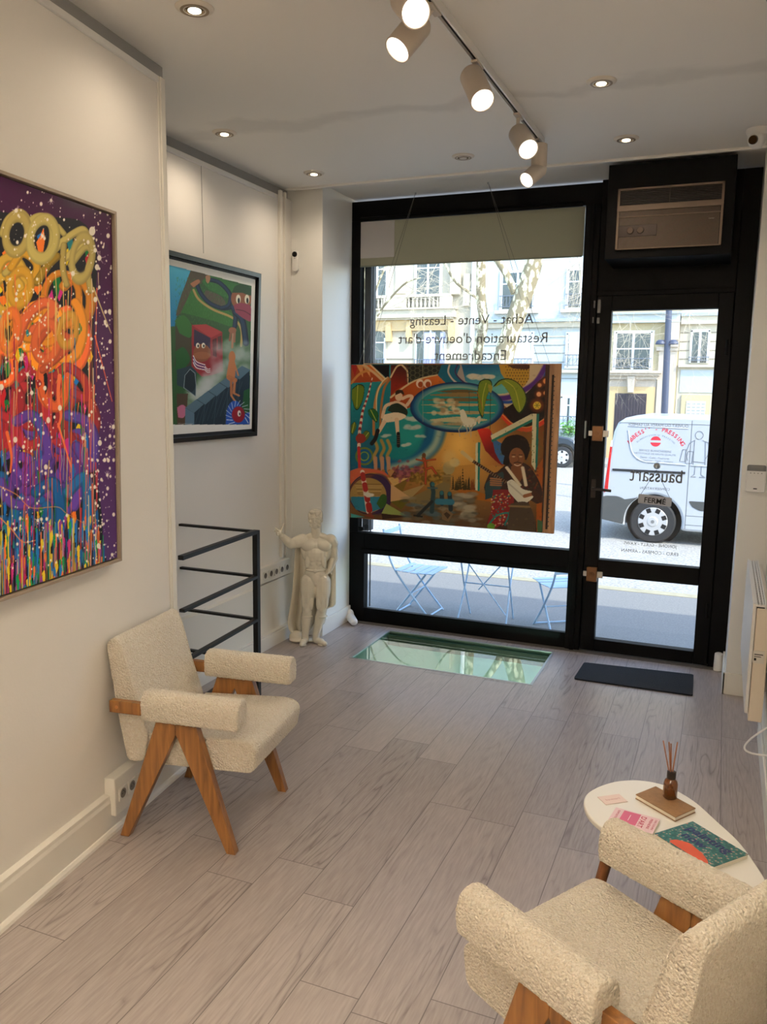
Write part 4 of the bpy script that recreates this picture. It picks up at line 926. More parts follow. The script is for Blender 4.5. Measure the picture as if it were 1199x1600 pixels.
# the big pale loops at the top right of the painting
for P, w, c in (([(10, 260), (30, 210), (70, 185), (100, 220), (95, 280), (60, 350), (20, 400)], 28, (190, 168, 90)),
                ([(100, 260), (110, 215), (150, 200), (185, 240), (180, 310), (140, 360), (105, 330), (98, 270)], 28, (198, 180, 98)),
                ([(180, 330), (230, 280), (290, 245), (300, 280), (250, 330), (225, 350)], 26, (204, 184, 104)),
                ([(225, 300), (222, 380), (235, 440)], 22, (180, 158, 84)), ([(250, 370), (300, 310), (325, 330), (310, 390), (320, 460)], 22, (186, 166, 92)),
                ([(205, 235), (225, 260)], 20, (196, 176, 96)), ([(40, 380), (80, 330), (130, 370), (110, 440), (60, 480), (30, 420)], 28, (216, 160, 40)),
                ([(130, 430), (170, 370), (200, 340)], 30, (160, 128, 30)), ([(60, 640), (90, 560), (150, 505), (190, 520), (160, 570), (120, 600)], 40, (226, 106, 60)),
                ([(20, 560), (50, 530), (55, 620), (40, 690), (15, 640)], 22, (236, 120, 50)), ([(130, 650), (180, 590), (230, 620), (255, 640), (200, 700), (150, 740)], 26, (196, 84, 46)),
                ([(200, 760), (240, 730), (300, 780), (310, 840), (260, 820)], 34, (170, 46, 50)), ([(60, 920), (110, 900), (150, 950), (170, 1040), (120, 1080), (90, 1130)], 40, (98, 64, 164)),
                ([(240, 900), (300, 920), (330, 980), (320, 1080), (270, 1010)], 40, (92, 62, 158)), ([(130, 1170), (190, 1140), (215, 1240), (200, 1330), (150, 1280)], 44, (18, 92, 158)), ([(240, 1170), (300, 1120), (310, 1250), (290, 1330)], 40, (26, 110, 176))):
    P = curve(P); cv.stroke(P, w, tuple(v*.75 for v in c)); cv.stroke([(a-1.5, b-2) for a, b in P], w*.7, c, al=.92, soft=6)
for x, y, rx, ry, c, k in ((60, 262, 52, 84, (186, 164, 88), .50), (152, 278, 60, 92, (200, 182, 102), .52), (290, 345, 46, 96, (188, 168, 94), .55), (72, 450, 48, 78, (214, 160, 44), .5), (35, 600, 42, 84, (236, 122, 52), .45), (165, 640, 56, 84, (222, 104, 56), .5), (240, 600, 40, 70, (206, 150, 50), .5)):
    cv.ell(x, y, rx, ry, tuple(v*.78 for v in c), rot=8, inner=k, soft=3); cv.ell(x-2, y-3, rx*.93, ry*.95, c, rot=8, inner=k+.08, soft=9, al=.9)
for i in range(520):   # drips
    x = R.uniform(-640, 350); y = R.uniform(380, 1500); l = R.uniform(40, 330); c = R.choice([(240, 130, 50), (236, 106, 60), (214, 178, 60), (196, 40, 60), (20, 120, 190), (200, 60, 140), (20, 140, 70), (200, 184, 130), (150, 30, 60)])
    if y < 620: c = R.choice([(224, 190, 110), (240, 150, 40), (236, 110, 60)])
    if x > 300: c = R.choice([(200, 60, 70), (210, 190, 150), (230, 110, 60)]); l *= 1.3
    cv.stroke([(x, y), (x+R.uniform(-5, 5), y+l*.5), (x+R.uniform(-6, 6), min(y+l, 1560))], R.uniform(1.6, 4.2), c, 1.2)
for i in range(520):   # bottom thicket
    x = R.uniform(-640, 372); y = R.uniform(1260, 1420); c = R.choice([(30, 120, 190), (236, 120, 60), (230, 200, 40), (20, 150, 80), (200, 50, 130), (150, 30, 60), (20, 90, 150), (14, 12, 18), (200, 190, 170), (40, 24, 60)])
    cv.stroke([(x, y), (x+R.uniform(-4, 4), y+R.uniform(60, 330))], R.uniform(2, 7), c, 1.5)
for i in range(300):
    x = R.uniform(-640, 372); y = R.uniform(1240, 1560); c = R.choice([(30, 120, 190), (236, 120, 60), (230, 200, 40), (20, 150, 80), (200, 50, 130), (20, 90, 150), (16, 12, 22), (150, 60, 140)]); r = R.uniform(2, 6)
    cv.poly(curve([(x-r, y-r*2), (x+r*.4, y-r*4), (x+r, y+r), (x+r*R.uniform(-.5, .5), y+r*R.uniform(4, 12))], 4), c)
for P, w, c in (([(0, 1150), (60, 1180), (110, 1225), (200, 1222), (235, 1245), (300, 1282)], 3, (226, 150, 70)), ([(0, 1260), (40, 1300), (80, 1345), (125, 1340)], 4, (230, 150, 80)), ([(210, 760), (205, 830), (215, 900), (205, 940)], 14, (236, 116, 66)),
                ([(330, 450), (360, 530), (392, 610)], 5, (206, 186, 130)), ([(335, 620), (350, 680), (395, 850)], 5, (224, 100, 60)), ([(25, 960), (40, 1040), (36, 1100)], 12, (236, 110, 60)), ([(250, 560), (255, 760), (248, 1100)], 4, (232, 140, 60)), ([(205, 930), (250, 1080)], 8, (236, 116, 66))):
    cv.stroke(curve(P), w, c, w*.5)
for i in range(900):   # white spatter
    x = R.choice((R.uniform(-640, 400), R.gauss(110, 60), R.gauss(360, 28))); y = R.uniform(90, 1450); r = abs(R.gauss(0, 2.3))+.9
    if R.random() < .05: r *= 2.2
    cv.ell(x, y, r*.8, r*1.15, (236, 226, 208), soft=1.5)
for x, y, r in ((57, 178, 8), (180, 142, 6), (150, 268, 6), (257, 400, 9), (350, 345, 10), (336, 318, 8), (292, 980, 7), (75, 700, 9), (5, 800, 11), (400, 940, 8), (388, 1012, 8), (378, 1110, 6), (133, 1270, 6), (112, 820, 8), (97, 755, 7), (395, 1390, 6), (35, 420, 5), (85, 656, 6)):
    cv.ell(x, y, r*.75, r, (238, 230, 214)); 
    for k in range(5): a = R.uniform(0, 6.28); cv.stroke([(x, y), (x+r*2*math.cos(a), y+r*2.4*math.sin(a))], 1.8, (236, 228, 212), .8)
pt = thing('abstract_painting', 'large purple abstract painting with orange, yellow and blue loops and drips on the left wall', 'painting', LW(.1, .03, 1.15))
def P1(s_, z, back=0): return LW(s_, .05-back+(z-1.141)*.02, z)
def slab_frame(root, P, s0, s1, z0, z1, w, depth, m, name='frame', lip=0):
    for a0, a1, b0, b1 in ((s0, s1, z0, z0+w), (s0, s1, z1-w, z1), (s0, s0+w, z0+w, z1-w), (s1-w, s1, z0+w, z1-w)):
        mb = MB(); mb.prism([(a0, b0), (a1, b0), (a1, b1), (a0, b1)], 0, depth, lambda a, b, h: Vector(P(a, b, h))); mb.build(name, m, root, smooth=0, bevel=.001)
FR1 = mat('frame_taupe', (150, 134, 116), .45)
slab_frame(pt, P1, -.538, .730, 1.141, 2.511, .011, .044, FR1, 'frame_side')
mb = MB(); mb.prism([(-.53, 1.148), (.722, 1.148), (.722, 2.503), (-.53, 2.503)], .030, .044, lambda a, b, h: Vector(P1(a, b, h))); mb.build('backing_board', mat('frame_inner', (88, 74, 62), .6), pt, smooth=0)
mb = MB(); mb.prism([(-.518, 1.160), (.710, 1.160), (.710, 2.493), (-.518, 2.493)], .0125, .032, lambda a, b, h: Vector(P1(a, b, h))); mb.build('stretcher', mat('canvas_edge', (60, 20, 56), .6), pt, smooth=0)
cv.mesh('canvas', lambda u, v: P1(-.52+1.232*u, 2.495-1.337*v, .012), pigment_mat('drip_paint', .5, .04, .3), pt)

# ---- 2: framed print in the recess
cv = Canvas(((-27.9, 133.5), (681.4, 305.9), (654.9, 1372.8), (-35.2, 1422.7)), 360, 360, (240, 238, 232))
IMG = [(-10, 170), (656, 352), (640, 1342), (-10, 1342)]
cv.poly(IMG, (52, 92, 48))
cv.poly([(-10, 165), (222, 232), (115, 580), (105, 640), (-10, 640)], gradf((86, 182, 214), (30, 130, 186), (100, 200), (110, 600)))
for k in range(30): y = 330+k*9; cv.stroke([(R.uniform(-10, 100), y), (R.uniform(100, 170), y+3)], 2, (70, 160, 205), al=.6)
cv.poly(curve([(222, 234), (340, 262), (300, 330), (235, 380), (170, 520), (115, 560), (150, 420)]), (88, 78, 62))
cv.poly(curve([(235, 360), (330, 420), (440, 500), (520, 560), (520, 640), (380, 600), (230, 560), (150, 540)]), (58, 116, 50))
cv.poly(curve([(340, 270), (430, 290), (520, 330), (656, 360), (656, 420), (500, 440), (360, 380), (300, 320)]), (56, 112, 54))
cv.poly(curve([(330, 380), (430, 420), (470, 480), (420, 490), (300, 420)]), (92, 84, 70))
for i in range(900):
    x = R.uniform(110, 640); y = R.uniform(300, 640)
    cv.stroke([(x, y), (x+R.uniform(-4, 4), y-12)], 2.2, R.choice([(44, 96, 40), (74, 138, 60), (60, 120, 52), (84, 146, 74)]), al=.55)
cv.poly(curve([(110, 640), (230, 620), (250, 900), (120, 960), (110, 800)]), (72, 66, 46)); cv.poly(curve([(105, 600), (170, 560), (230, 640), (215, 720), (140, 690)]), (56, 116, 50)); cv.poly(curve([(110, 820), (170, 790), (215, 880), (150, 960), (112, 950)]), (40, 96, 44))
# sandy path and blue curved arms of a big figure
cv.stroke(curve([(240, 380), (280, 450), (380, 520), (520, 580), (580, 660), (580, 780)]), 16, (186, 158, 92))
BL = (34, 56, 84)
for P, w in (([(262, 330), (290, 400), (350, 470), (440, 510), (500, 505)], 30), ([(350, 305), (420, 325), (480, 380), (505, 430), (490, 490), (440, 510)], 30), ([(520, 500), (540, 560), (535, 640)], 34), ([(540, 540), (590, 600), (615, 760)], 44)):
    cv.stroke(curve(P), w, (18, 30, 52)); cv.stroke(curve([(a-3, b-3) for a, b in P]), w*.6, BL, soft=8)
cv.poly(curve([(215, 335), (270, 305), (285, 325), (240, 362)]), (172, 116, 84)); cv.poly(curve([(325, 280), (352, 275), (360, 300), (345, 332), (328, 318)]), (178, 130, 96))
cv.ell(582, 440, 74, 84, (150, 92, 62)); cv.poly(curve([(515, 400), (540, 350), (610, 340), (650, 370), (650, 420), (590, 400)]), (44, 76, 44))
for ex in (560, 622): cv.ell(ex, 446, 17, 33, (236, 228, 204)); cv.ell(ex+3, 456, 8, 20, (20, 16, 16))
cv.poly(curve([(525, 490), (580, 472), (652, 500), (652, 600), (600, 585), (540, 540)]), (150, 60, 82)); cv.stroke(curve([(545, 520), (600, 530), (650, 560)]), 6, (92, 30, 52))
# red cabin with a brown face inside
cv.poly([(228, 630), (330, 625), (445, 680), (450, 960), (370, 990), (300, 1000), (225, 930)], (150, 40, 46)); cv.poly([(228, 630), (330, 625), (445, 680), (365, 722)], (176, 58, 60)); cv.poly([(243, 660), (360, 722), (360, 800), (243, 780)], (50, 34, 66)); cv.poly([(375, 735), (405, 722), (405, 860), (378, 850)], (78, 24, 30)); cv.poly([(412, 715), (440, 705), (440, 800), (414, 806)], (84, 50, 46))
cv.ell(300, 830, 62, 64, (140, 82, 52)); cv.ell(300, 848, 62, 26, (160, 96, 62), soft=6)
for ex in (270, 310): cv.ell(ex, 777, 13, 19, (238, 232, 214)); cv.ell(ex+3, 780, 6, 10, (18, 14, 16))
for k in range(5): cv.stroke(curve([(238, 850+k*12), (262, 892+k*11), (322, 915+k*9)]), 6, (236, 230, 232) if k % 2 == 0 else (60, 40, 120))
for k in range(3): cv.stroke(curve([(322, 925+k*14), (340, 945+k*12), (358, 942+k*12)]), 5, (230, 222, 228))
# steam and wall
for i in range(70):
    x = R.uniform(380, 660); y = R.uniform(760, 1000); cv.ell(x, y, R.uniform(20, 50), R.uniform(20, 50), (196, 202, 202), al=.16, soft=20)
for i in range(60):
    t = R.random(); cv.ell(440-240*t+R.uniform(-40, 40), 960+230*t+R.uniform(-50, 50), 46, 40, (206, 210, 210), al=.16, soft=20)
cv.poly([(120, 950), (220, 920), (260, 960), (255, 1140), (170, 1080), (122, 1060)], (46, 64, 74)); cv.ell(215, 1030, 44, 82, (30, 42, 50)); cv.stroke([(170, 1080), (178, 990), (215, 945), (250, 975), (258, 1060), (255, 1140), (170, 1078)], 4, (150, 166, 172))
cv.poly([(120, 1120), (200, 1120), (185, 1340), (122, 1342)], (84, 66, 48)); cv.poly(curve([(122, 1220), (160, 1200), (190, 1230), (170, 1290), (130, 1290)]), (190, 110, 140))
cv.poly([(180, 1240), (560, 960), (640, 966), (640, 1100), (590, 1250), (470, 1342), (180, 1342)], (34, 50, 62))
for k in range(5):
    x0 = 180+k*82; y0 = 1222-k*60; cv.poly([(x0, y0), (x0+78, y0-60), (x0+140, y0-30), (x0+62, y0+40)], (88, 116, 132)); cv.stroke([(x0+62, y0+40), (x0+140, y0-30)], 3, (30, 44, 54)); cv.stroke([(x0, y0), (x0+62, y0+40)], 3, (30, 44, 54)); cv.stroke([(x0+62, y0+40), (x0+40, 1342)], 2.5, (70, 92, 104))
cv.poly([(180, 1222), (245, 1262), (245, 1342), (180, 1342)], (92, 122, 142))
for k in range(10): cv.stroke([(250+k*30, 1340-k*10), (300+k*32, 1180-k*16)], 2, (84, 104, 116), al=.7)
cv.poly([(600, 1100), (645, 1080), (642, 1260), (585, 1240)], (40, 92, 50))
# small plain seated figure on the wall (no long nose, no known character)
SK = (196, 124, 76)
cv.ell(515, 860, 24, 44, SK); cv.poly(curve([(492, 890), (535, 890), (535, 1000), (500, 1030), (474, 1000)]), SK)
cv.stroke([(492, 1005), (535, 1025)], 34, (186, 114, 68)); cv.stroke([(535, 1025), (528, 1115)], 18, SK); cv.stroke([(508, 1020), (510, 1130)], 18, (178, 108, 64)); cv.stroke([(528, 1118), (565, 1135)], 13, SK); cv.stroke([(510, 1135), (535, 1172)], 13, SK); cv.stroke([(534, 910), (560, 990)], 10, SK)
cv.stroke([(508, 660), (498, 740)], 14, (150, 96, 70)); cv.stroke([(522, 655), (516, 790)], 14, (190, 140, 110)); cv.stroke([(536, 660), (532, 750)], 13, (168, 112, 84)); cv.ell(518, 668, 28, 22, (160, 104, 76))
# blue swirl with a red ball
cv.poly(curve([(470, 1340), (478, 1240), (510, 1180), (560, 1180), (600, 1260), (640, 1256), (640, 1340)]), (34, 84, 178))
for k in range(26): a = k*.35; cv.stroke([(560+52*math.cos(a), 1270+64*math.sin(a)), (560+90*math.cos(a+.3), 1270+100*math.sin(a+.3))], 4, (224, 232, 240), al=.8 if 1170 < 1270+90*math.sin(a+.3) < 1345 else 0)
cv.ell(560, 1270, 46, 58, (150, 24, 40)); cv.ell(566, 1262, 12, 22, (236, 224, 214)); cv.ell(570, 1266, 5, 10, (30, 12, 16))
Xg, Yg = cv.X, cv.Y   # clear paper margin around the print
def clear(P): cv.poly(P, (240, 238, 232))
clear([(-60, 1342), (700, 1342), (700, 1500), (-60, 1500)]); clear([(656, 200), (720, 200), (720, 1400), (640, 1400), (640, 1342)]); clear([(-60, 60), (-60, 168), (656, 352), (720, 352), (720, 60)])
cv.stroke([(130, 1334), (235, 1336)], 3, (216, 214, 208), al=.6)
fp = thing('framed_print', 'black framed cartoon print with a red cabin and stone wall in the recess', 'framed picture', (-2.93, 4.3, 1.5))
def P2(y, z, back=0): return Vector((-2.925-back+(z-1.527)*.04, y, z))
BF = mat('black_frame', (20, 20, 22), .3)
slab_frame(fp, P2, 3.70, 4.823, 1.527, 2.592, .028, .026, BF, 'frame_side')
mb = MB(); mb.prism([(3.72, 1.55), (4.80, 1.55), (4.80, 2.57), (3.72, 2.57)], .0205, .026, lambda a, b, h: P2(a, b, h)); mb.build('backing_board', DARK, fp, smooth=0)
cv.mesh('print', lambda u, v: tuple(P2(3.76+1.02*u, 2.55-.975*v, .0195)), pigment_mat('print_ink', .6, .05), fp)
tag(MB().tube([(RX+.008, 4.256, 3.14), (RX+.010, 4.262, 2.64)], .0014, 6).build('hanging_wire', mat('wire_grey', (120, 118, 112), .4)), 'thin hanging wire from the rail down to the framed cartoon print', 'wire')

# ---- 3: the surreal canvas hanging in the window
cv = Canvas(((61.6, 94.6), (1064.7, 96.2), (1028.1, 946.4), (55.1, 869.3)), 560, 440, (84, 52, 22))
T1, T2, CR, OR_, DB = (18, 112, 118), (12, 60, 92), (206, 184, 140), (176, 92, 30), (16, 24, 60)
cv.put(np.ones(cv.X.shape), radf((228, 176, 84), (110, 52, 16), (610, 500), 10, 330, .8))
cv.poly([(40, 640), (440, 620), (700, 600), (1100, 640), (1100, 1000), (0, 1000)], gradf((170, 120, 50), (74, 56, 36), (600, 640), (600, 900)), al=.75)
# left blue world
cv.poly(curve([(40, 90), (420, 90), (470, 300), (505, 400), (450, 520), (330, 600), (200, 620), (40, 640)]), gradf((24, 120, 118), (14, 62, 96), (150, 200), (400, 560)))
cv.stroke(curve([(505, 400), (470, 500), (380, 570), (250, 612)]), 90, (18, 84, 120), al=.9, soft=20); cv.stroke(curve([(512, 408), (480, 510), (390, 582), (260, 622)]), 34, (168, 174, 140), al=.8, soft=24)
cv.ell(300, 440, 130, 140, (18, 112, 112), soft=20); cv.ell(360, 410, 70, 110, (34, 140, 128), soft=30, al=.7)
for x, y, k in ((370, 370, 1), (375, 410, 1.1), (410, 458, .7), (350, 500, .8), (240, 455, .7)):
    for q in range(7): cv.ell(x+R.uniform(-30, 30)*k, y+R.uniform(-5, 9)*k, 16*k, 8*k, (176, 176, 158), soft=5, al=.8)
# top left triangles and ribs
cv.poly([(62, 97), (130, 97), (240, 180), (62, 190)], (150, 60, 24)); 
for k in range(5): cv.poly([(62+k*26, 98), (96+k*26, 98), (80+k*40, 160)], R.choice([(190, 90, 30), (150, 32, 22), (200, 130, 70)]))
cv.stroke(curve([(62, 190), (110, 140), (170, 130), (240, 178)]), 12, (186, 120, 54))
cv.poly([(165, 98), (255, 98), (255, 180)], (16, 10, 12)); 
for P, w, c in (([(125, 98), (180, 140), (225, 182)], 12, (196, 156, 110)), ([(160, 98), (215, 150), (245, 178)], 8, (206, 172, 128)), ([(250, 165), (200, 220), (178, 330), (176, 450)], 13, (170, 110, 56)), ([(256, 172), (228, 220), (212, 330), (210, 430)], 12, (150, 92, 44)), ([(245, 160), (215, 190), (192, 250), (190, 340)], 5, (210, 190, 140))): cv.stroke(curve(P), w, c, soft=4)
cv.poly([(262, 98), (350, 98), (352, 190), (262, 260)], gradf((130, 34, 18), (60, 18, 12), (300, 200), (320, 100))); cv.stroke(curve([(262, 160), (290, 110), (310, 98)]), 8, (206, 176, 128)); cv.stroke(curve([(318, 98), (345, 130), (352, 190)]), 9, (206, 176, 128))
# hive cells
cv.poly([(350, 98), (540, 98), (520, 140), (352, 190)], (34, 34, 28))
for a in range(9):
    for b in range(4):
        x = 352+a*22; y = 102+b*24+(a % 2)*12; cv.ell(x, y, 13, 13, (84, 80, 58), inner=.82, soft=2)
cv.poly(curve([(262, 330), (270, 240), (400, 175), (560, 140), (640, 130), (600, 200), (440, 220), (380, 300), (290, 340)]), gradf((140, 48, 14), (196, 104, 34), (270, 300), (560, 150)))
cv.stroke(curve([(262, 262), (380, 180), (520, 145), (700, 124)]), 10, (196, 168, 122), 4, soft=3)
for x in (410, 448): cv.ell(x, 192, 20, 22, (214, 188, 160)); cv.ell(x+3, 197, 13, 15, (150, 60, 20))
# upper right sky, dotted yellow, bands
cv.ell(700, 150, 150, 100, (36, 20, 50), soft=3); cv.ell(710, 150, 140, 90, (156, 140, 130), soft=4); cv.poly(curve([(520, 97), (610, 97), (600, 150), (640, 195), (560, 200), (500, 150)]), (14, 88, 110)); cv.stroke(curve([(560, 97), (555, 140), (600, 190), (700, 215)]), 9, (190, 168, 150)); cv.stroke(curve([(600, 97), (590, 140), (640, 190), (700, 200)]), 7, (60, 24, 66))
cv.poly(curve([(620, 97), (850, 97), (880, 170), (860, 240), (760, 240), (640, 180)]), gradf((16, 84, 122), (90, 160, 150), (740, 100), (760, 220)))
for q in range(16): cv.ell(R.uniform(660, 790), R.uniform(150, 166), 20, R.uniform(5, 12), (196, 184, 160), soft=4, al=.8)
cv.poly(curve([(810, 97), (965, 97), (960, 180), (920, 210), (860, 190), (820, 140)]), (176, 132, 40)); cv.poly(curve([(850, 97), (960, 97), (955, 120), (880, 116)]), (70, 36, 20))
for a in range(9):
    for b in range(7): cv.ell(845+a*14+b % 2*7, 108+b*15, 2.6, 2.6, (44, 26, 14))
cv.poly(curve([(965, 97), (1066, 97), (1066, 150), (980, 220), (900, 330), (820, 290), (780, 250), (850, 240), (930, 210), (962, 170)]), (192, 168, 130))
cv.stroke(curve([(1050, 97), (1000, 180), (930, 230), (860, 262), (790, 268)]), 26, (74, 30, 110), soft=8); cv.stroke(curve([(1062, 110), (1020, 190), (950, 248), (870, 285), (800, 282)]), 14, (20, 60, 130), soft=6)
cv.poly(curve([(1066, 140), (1010, 180), (940, 250), (870, 300), (830, 330), (860, 380), (930, 410), (1000, 400), (1066, 330)]), (22, 10, 8))
for x, y, r, c in ((1047, 180, 14, (222, 140, 70)), (1016, 200, 10, (210, 140, 80)), (1012, 246, 12, (216, 150, 96)), (1045, 240, 10, (220, 140, 80)), (1003, 303, 20, (206, 170, 50))): cv.ell(x, y, r*1.8, r*1.8, (120, 50, 14), soft=16, al=.7); cv.ell(x, y, r, r, c, soft=5)
for k in range(6): a = k*1.05; cv.stroke([(1003, 303), (1003+14*math.cos(a), 303+14*math.sin(a))], 4, (120, 110, 30))
# central oval
cv.ell(598, 312, 238, 128, (10, 30, 70)); cv.ell(598, 310, 226, 118, radf((188, 190, 140), (16, 84, 120), (598, 310), 150, 222, 1.75), soft=10)
cv.ell(604, 312, 202, 98, (24, 124, 118), soft=3)
for y, h, c in ((232, 10, (98, 66, 28)), (250, 12, (140, 100, 50)), (275, 10, (110, 76, 34)), (300, 8, (190, 150, 96)), (340, 10, (172, 140, 90)), (376, 16, (196, 172, 124)), (398, 9, (150, 126, 84))):
    hw = 196*math.sqrt(max(.05, 1-((y-312)/98)**2)); cv.poly(curve([(604-hw, y), (604-hw*.4, y-h*.7), (604+hw*.2, y-h), (604+hw, y), (604+hw*.3, y+h*.8), (604-hw*.5, y+h*.6)]), c, al=.9)
for q in range(34): cv.ell(R.uniform(480, 600), R.uniform(270, 350)+0, R.uniform(8, 22), R.uniform(6, 13), R.choice([(186, 164, 124), (140, 112, 74), (206, 186, 146)]), soft=5, al=.75)
for q in range(14): cv.ell(R.uniform(470, 760), R.uniform(378, 398), 18, 8, R.choice([(186, 168, 128), (160, 136, 96)]), soft=5, al=.7)
cv.stroke([(423, 98), (425, 385)], 2, (150, 140, 110)); cv.stroke([(659, 232), (660, 340)], 2, (30, 66, 60)); cv.stroke([(768, 220), (764, 470)], 3, (40, 60, 30))
# white horse
W_ = (206, 198, 170)
cv.poly(curve([(622, 370), (660, 366), (690, 376), (695, 398), (668, 412), (630, 408)]), W_); cv.poly(curve([(612, 330), (632, 325), (650, 370), (630, 390), (616, 372)]), W_); cv.ell(622, 338, 13, 9, W_, rot=50); cv.stroke(curve([(690, 380), (712, 362), (708, 390)]), 11, (186, 176, 148))
for P in ([(625, 400), (606, 425), (612, 460)], [(642, 405), (650, 432), (640, 452)], [(680, 400), (668, 430), (668, 464)], [(660, 405), (664, 430), (650, 445)]): cv.stroke(P, 6, (168, 156, 128), 3)
# big leaves
def leaf(P, c, vein): cv.poly(curve(P), (20, 40, 12)); cx = sum(p[0] for p in P)/len(P); cy = sum(p[1] for p in P)/len(P); cv.poly(curve([(cx+(a-cx)*.92, cy+(b-cy)*.92) for a, b in P]), c); cv.stroke(curve(vein), 3, (186, 180, 60))
leaf([(700, 240), (710, 185), (740, 168), (768, 175), (775, 205), (752, 250), (740, 300), (727, 366), (706, 330)], (106, 124, 26), [(745, 190), (728, 260), (726, 350)])
leaf([(778, 210), (810, 175), (860, 166), (910, 190), (945, 240), (950, 290), (920, 345), (890, 315), (860, 240), (820, 190)], (120, 132, 34), [(840, 178), (890, 220), (918, 330)])
cv.poly(curve([(755, 195), (776, 205), (770, 240), (756, 225)]), (150, 136, 40)); cv.stroke(curve([(700, 235), (722, 300), (727, 360)]), 5, (150, 90, 40), 2)
leaf([(64, 220), (100, 195), (128, 210), (122, 270), (100, 320), (82, 322), (64, 270)], (96, 112, 22), [(95, 200), (90, 310)]); leaf([(62, 400), (80, 385), (88, 410), (70, 450), (60, 440)], (90, 104, 26), [(78, 390), (66, 440)])
leaf([(146, 326), (175, 318), (198, 345), (192, 388), (168, 372), (150, 350)], (30, 84, 34), [(160, 325), (188, 380)]); leaf([(110, 460), (135, 430), (158, 445), (140, 480), (115, 490)], (80, 96, 30), [(120, 480), (150, 440)])
# striped pole
pole = [(168, 165), (148, 250), (120, 330), (104, 430), (100, 540), (112, 650), (135, 740), (158, 840)]
for k in range(46):
    i = k/46*(len(pole)-1); j = int(i); f = i-j; a = pole[j]; b = pole[min(j+1, 7)]; x = a[0]+(b[0]-a[0])*f; y = a[1]+(b[1]-a[1])*f; j2 = (k+1)/46*(len(pole)-1); jj = min(int(j2), 6); f2 = j2-jj
    x2 = pole[jj][0]+(pole[jj+1][0]-pole[jj][0])*f2; y2 = pole[jj][1]+(pole[jj+1][1]-pole[jj][1])*f2; w = 5+k*.52; cv.stroke([(x, y), (x2, y2)], w, (140, 26, 26) if k % 2 else (206, 186, 160), w+.4, soft=1.5)
cv.ell(110, 470, 26, 24, (130, 40, 30)); cv.ell(115, 565, 54, 52, (16, 84, 104)); 
for r, c in ((46, (96, 110, 40)), (36, (20, 80, 130)), (24, (120, 140, 50))): cv.ell(128, 560, r, r, c, inner=.78)
cv.stroke([(100, 520), (104, 620)], 15, (170, 40, 36))
for x in (180, 214, 246): cv.stroke(curve([(x, 480), (x+14, 520), (x-2, 560), (x+6, 600)]), 16, (150, 122, 60), soft=5); cv.stroke([(x+4, 570), (x+6, 636)], 20, (170, 124, 92), 17, soft=4); cv.stroke([(x+10, 636), (x+12, 700)], 18, (150, 96, 40))
# reclining woman
SKN = (204, 168, 134)
cv.stroke(curve([(322, 268), (352, 255), (370, 262), (345, 300)]), 16, SKN); cv.stroke(curve([(270, 292), (238, 305), (226, 335), (220, 362)]), 16, SKN); cv.poly(curve([(262, 292), (290, 280), (338, 300), (335, 330), (250, 330)]), SKN); cv.ell(303, 258, 19, 23, SKN); cv.poly(curve([(284, 252), (290, 228), (320, 226), (330, 250), (312, 240)]), (52, 34, 24))
cv.poly(curve([(262, 300), (300, 292), (345, 325), (338, 358), (290, 348), (245, 328)]), (34, 44, 32)); cv.poly(curve([(228, 350), (290, 338), (340, 356), (300, 380), (215, 392)]), (214, 190, 156))
cv.stroke([(228, 388), (200, 440)], 22, SKN, 15); cv.stroke([(292, 375), (298, 450)], 22, SKN, 16); cv.stroke(curve([(196, 430), (184, 470), (166, 496)]), 20, (20, 14, 14)); cv.stroke([(300, 445), (301, 508)], 17, (20, 14, 14))
for k in range(5): cv.stroke([(295, 456+k*10), (307, 456+k*10)], 1.6, (140, 110, 80))
# lower left disc
cv.poly(curve([(45, 640), (110, 620), (230, 640), (262, 700), (240, 660), (150, 645), (60, 700)]), (184, 84, 52))
cv.ell(160, 752, 110, 104, (34, 24, 50)); cv.ell(160, 752, 106, 100, (118, 60, 34), al=.7); cv.ell(200, 752, 68, 102, (42, 26, 66), al=.8, soft=10); cv.ell(148, 758, 92, 88, (150, 118, 62)); cv.poly([(60, 765), (236, 765), (225, 820), (150, 848), (85, 830), (62, 790)], (40, 110, 128))
for k in range(7): y = 700+k*9; cv.stroke([(80+k*3, y), (220-k*2, y+2)], 3, R.choice([(96, 72, 34), (186, 156, 96)]), al=.8)
cv.poly(curve([(190, 800), (215, 755), (240, 760), (238, 800), (212, 830)]), (50, 84, 30)); cv.stroke([(118, 640), (152, 838)], 22, (206, 184, 160), 30)
for k in range(4): cv.stroke([(120+k*10, 652+k*52), (124+k*10, 676+k*52)], 24+k*2, (150, 34, 30))
for q in range(6): cv.ell(150+R.uniform(-20, 20), 755+R.uniform(-6, 6), 14, 8, (196, 190, 170), soft=4)
# spikes
for P, c in (([(245, 640), (305, 600), (262, 664)], (170, 122, 70)), ([(262, 664), (305, 600), (290, 668)], (80, 46, 24)), ([(245, 668), (352, 670), (275, 712)], (190, 150, 84)), ([(275, 712), (352, 670), (322, 740)], (110, 84, 30)), ([(262, 700), (365, 772), (262, 790)], (186, 144, 96)), ([(262, 790), (365, 772), (315, 830)], (90, 80, 20)), ([(240, 800), (345, 862), (215, 850)], (130, 140, 70)), ([(215, 850), (345, 866), (220, 880)], (44, 26, 18)), ([(320, 740), (440, 700), (365, 772)], (150, 124, 76)), ([(60, 850), (130, 868), (60, 872)], (50, 130, 120)), ([(130, 862), (160, 840), (180, 874)], (120, 50, 30))): cv.poly(P, c)
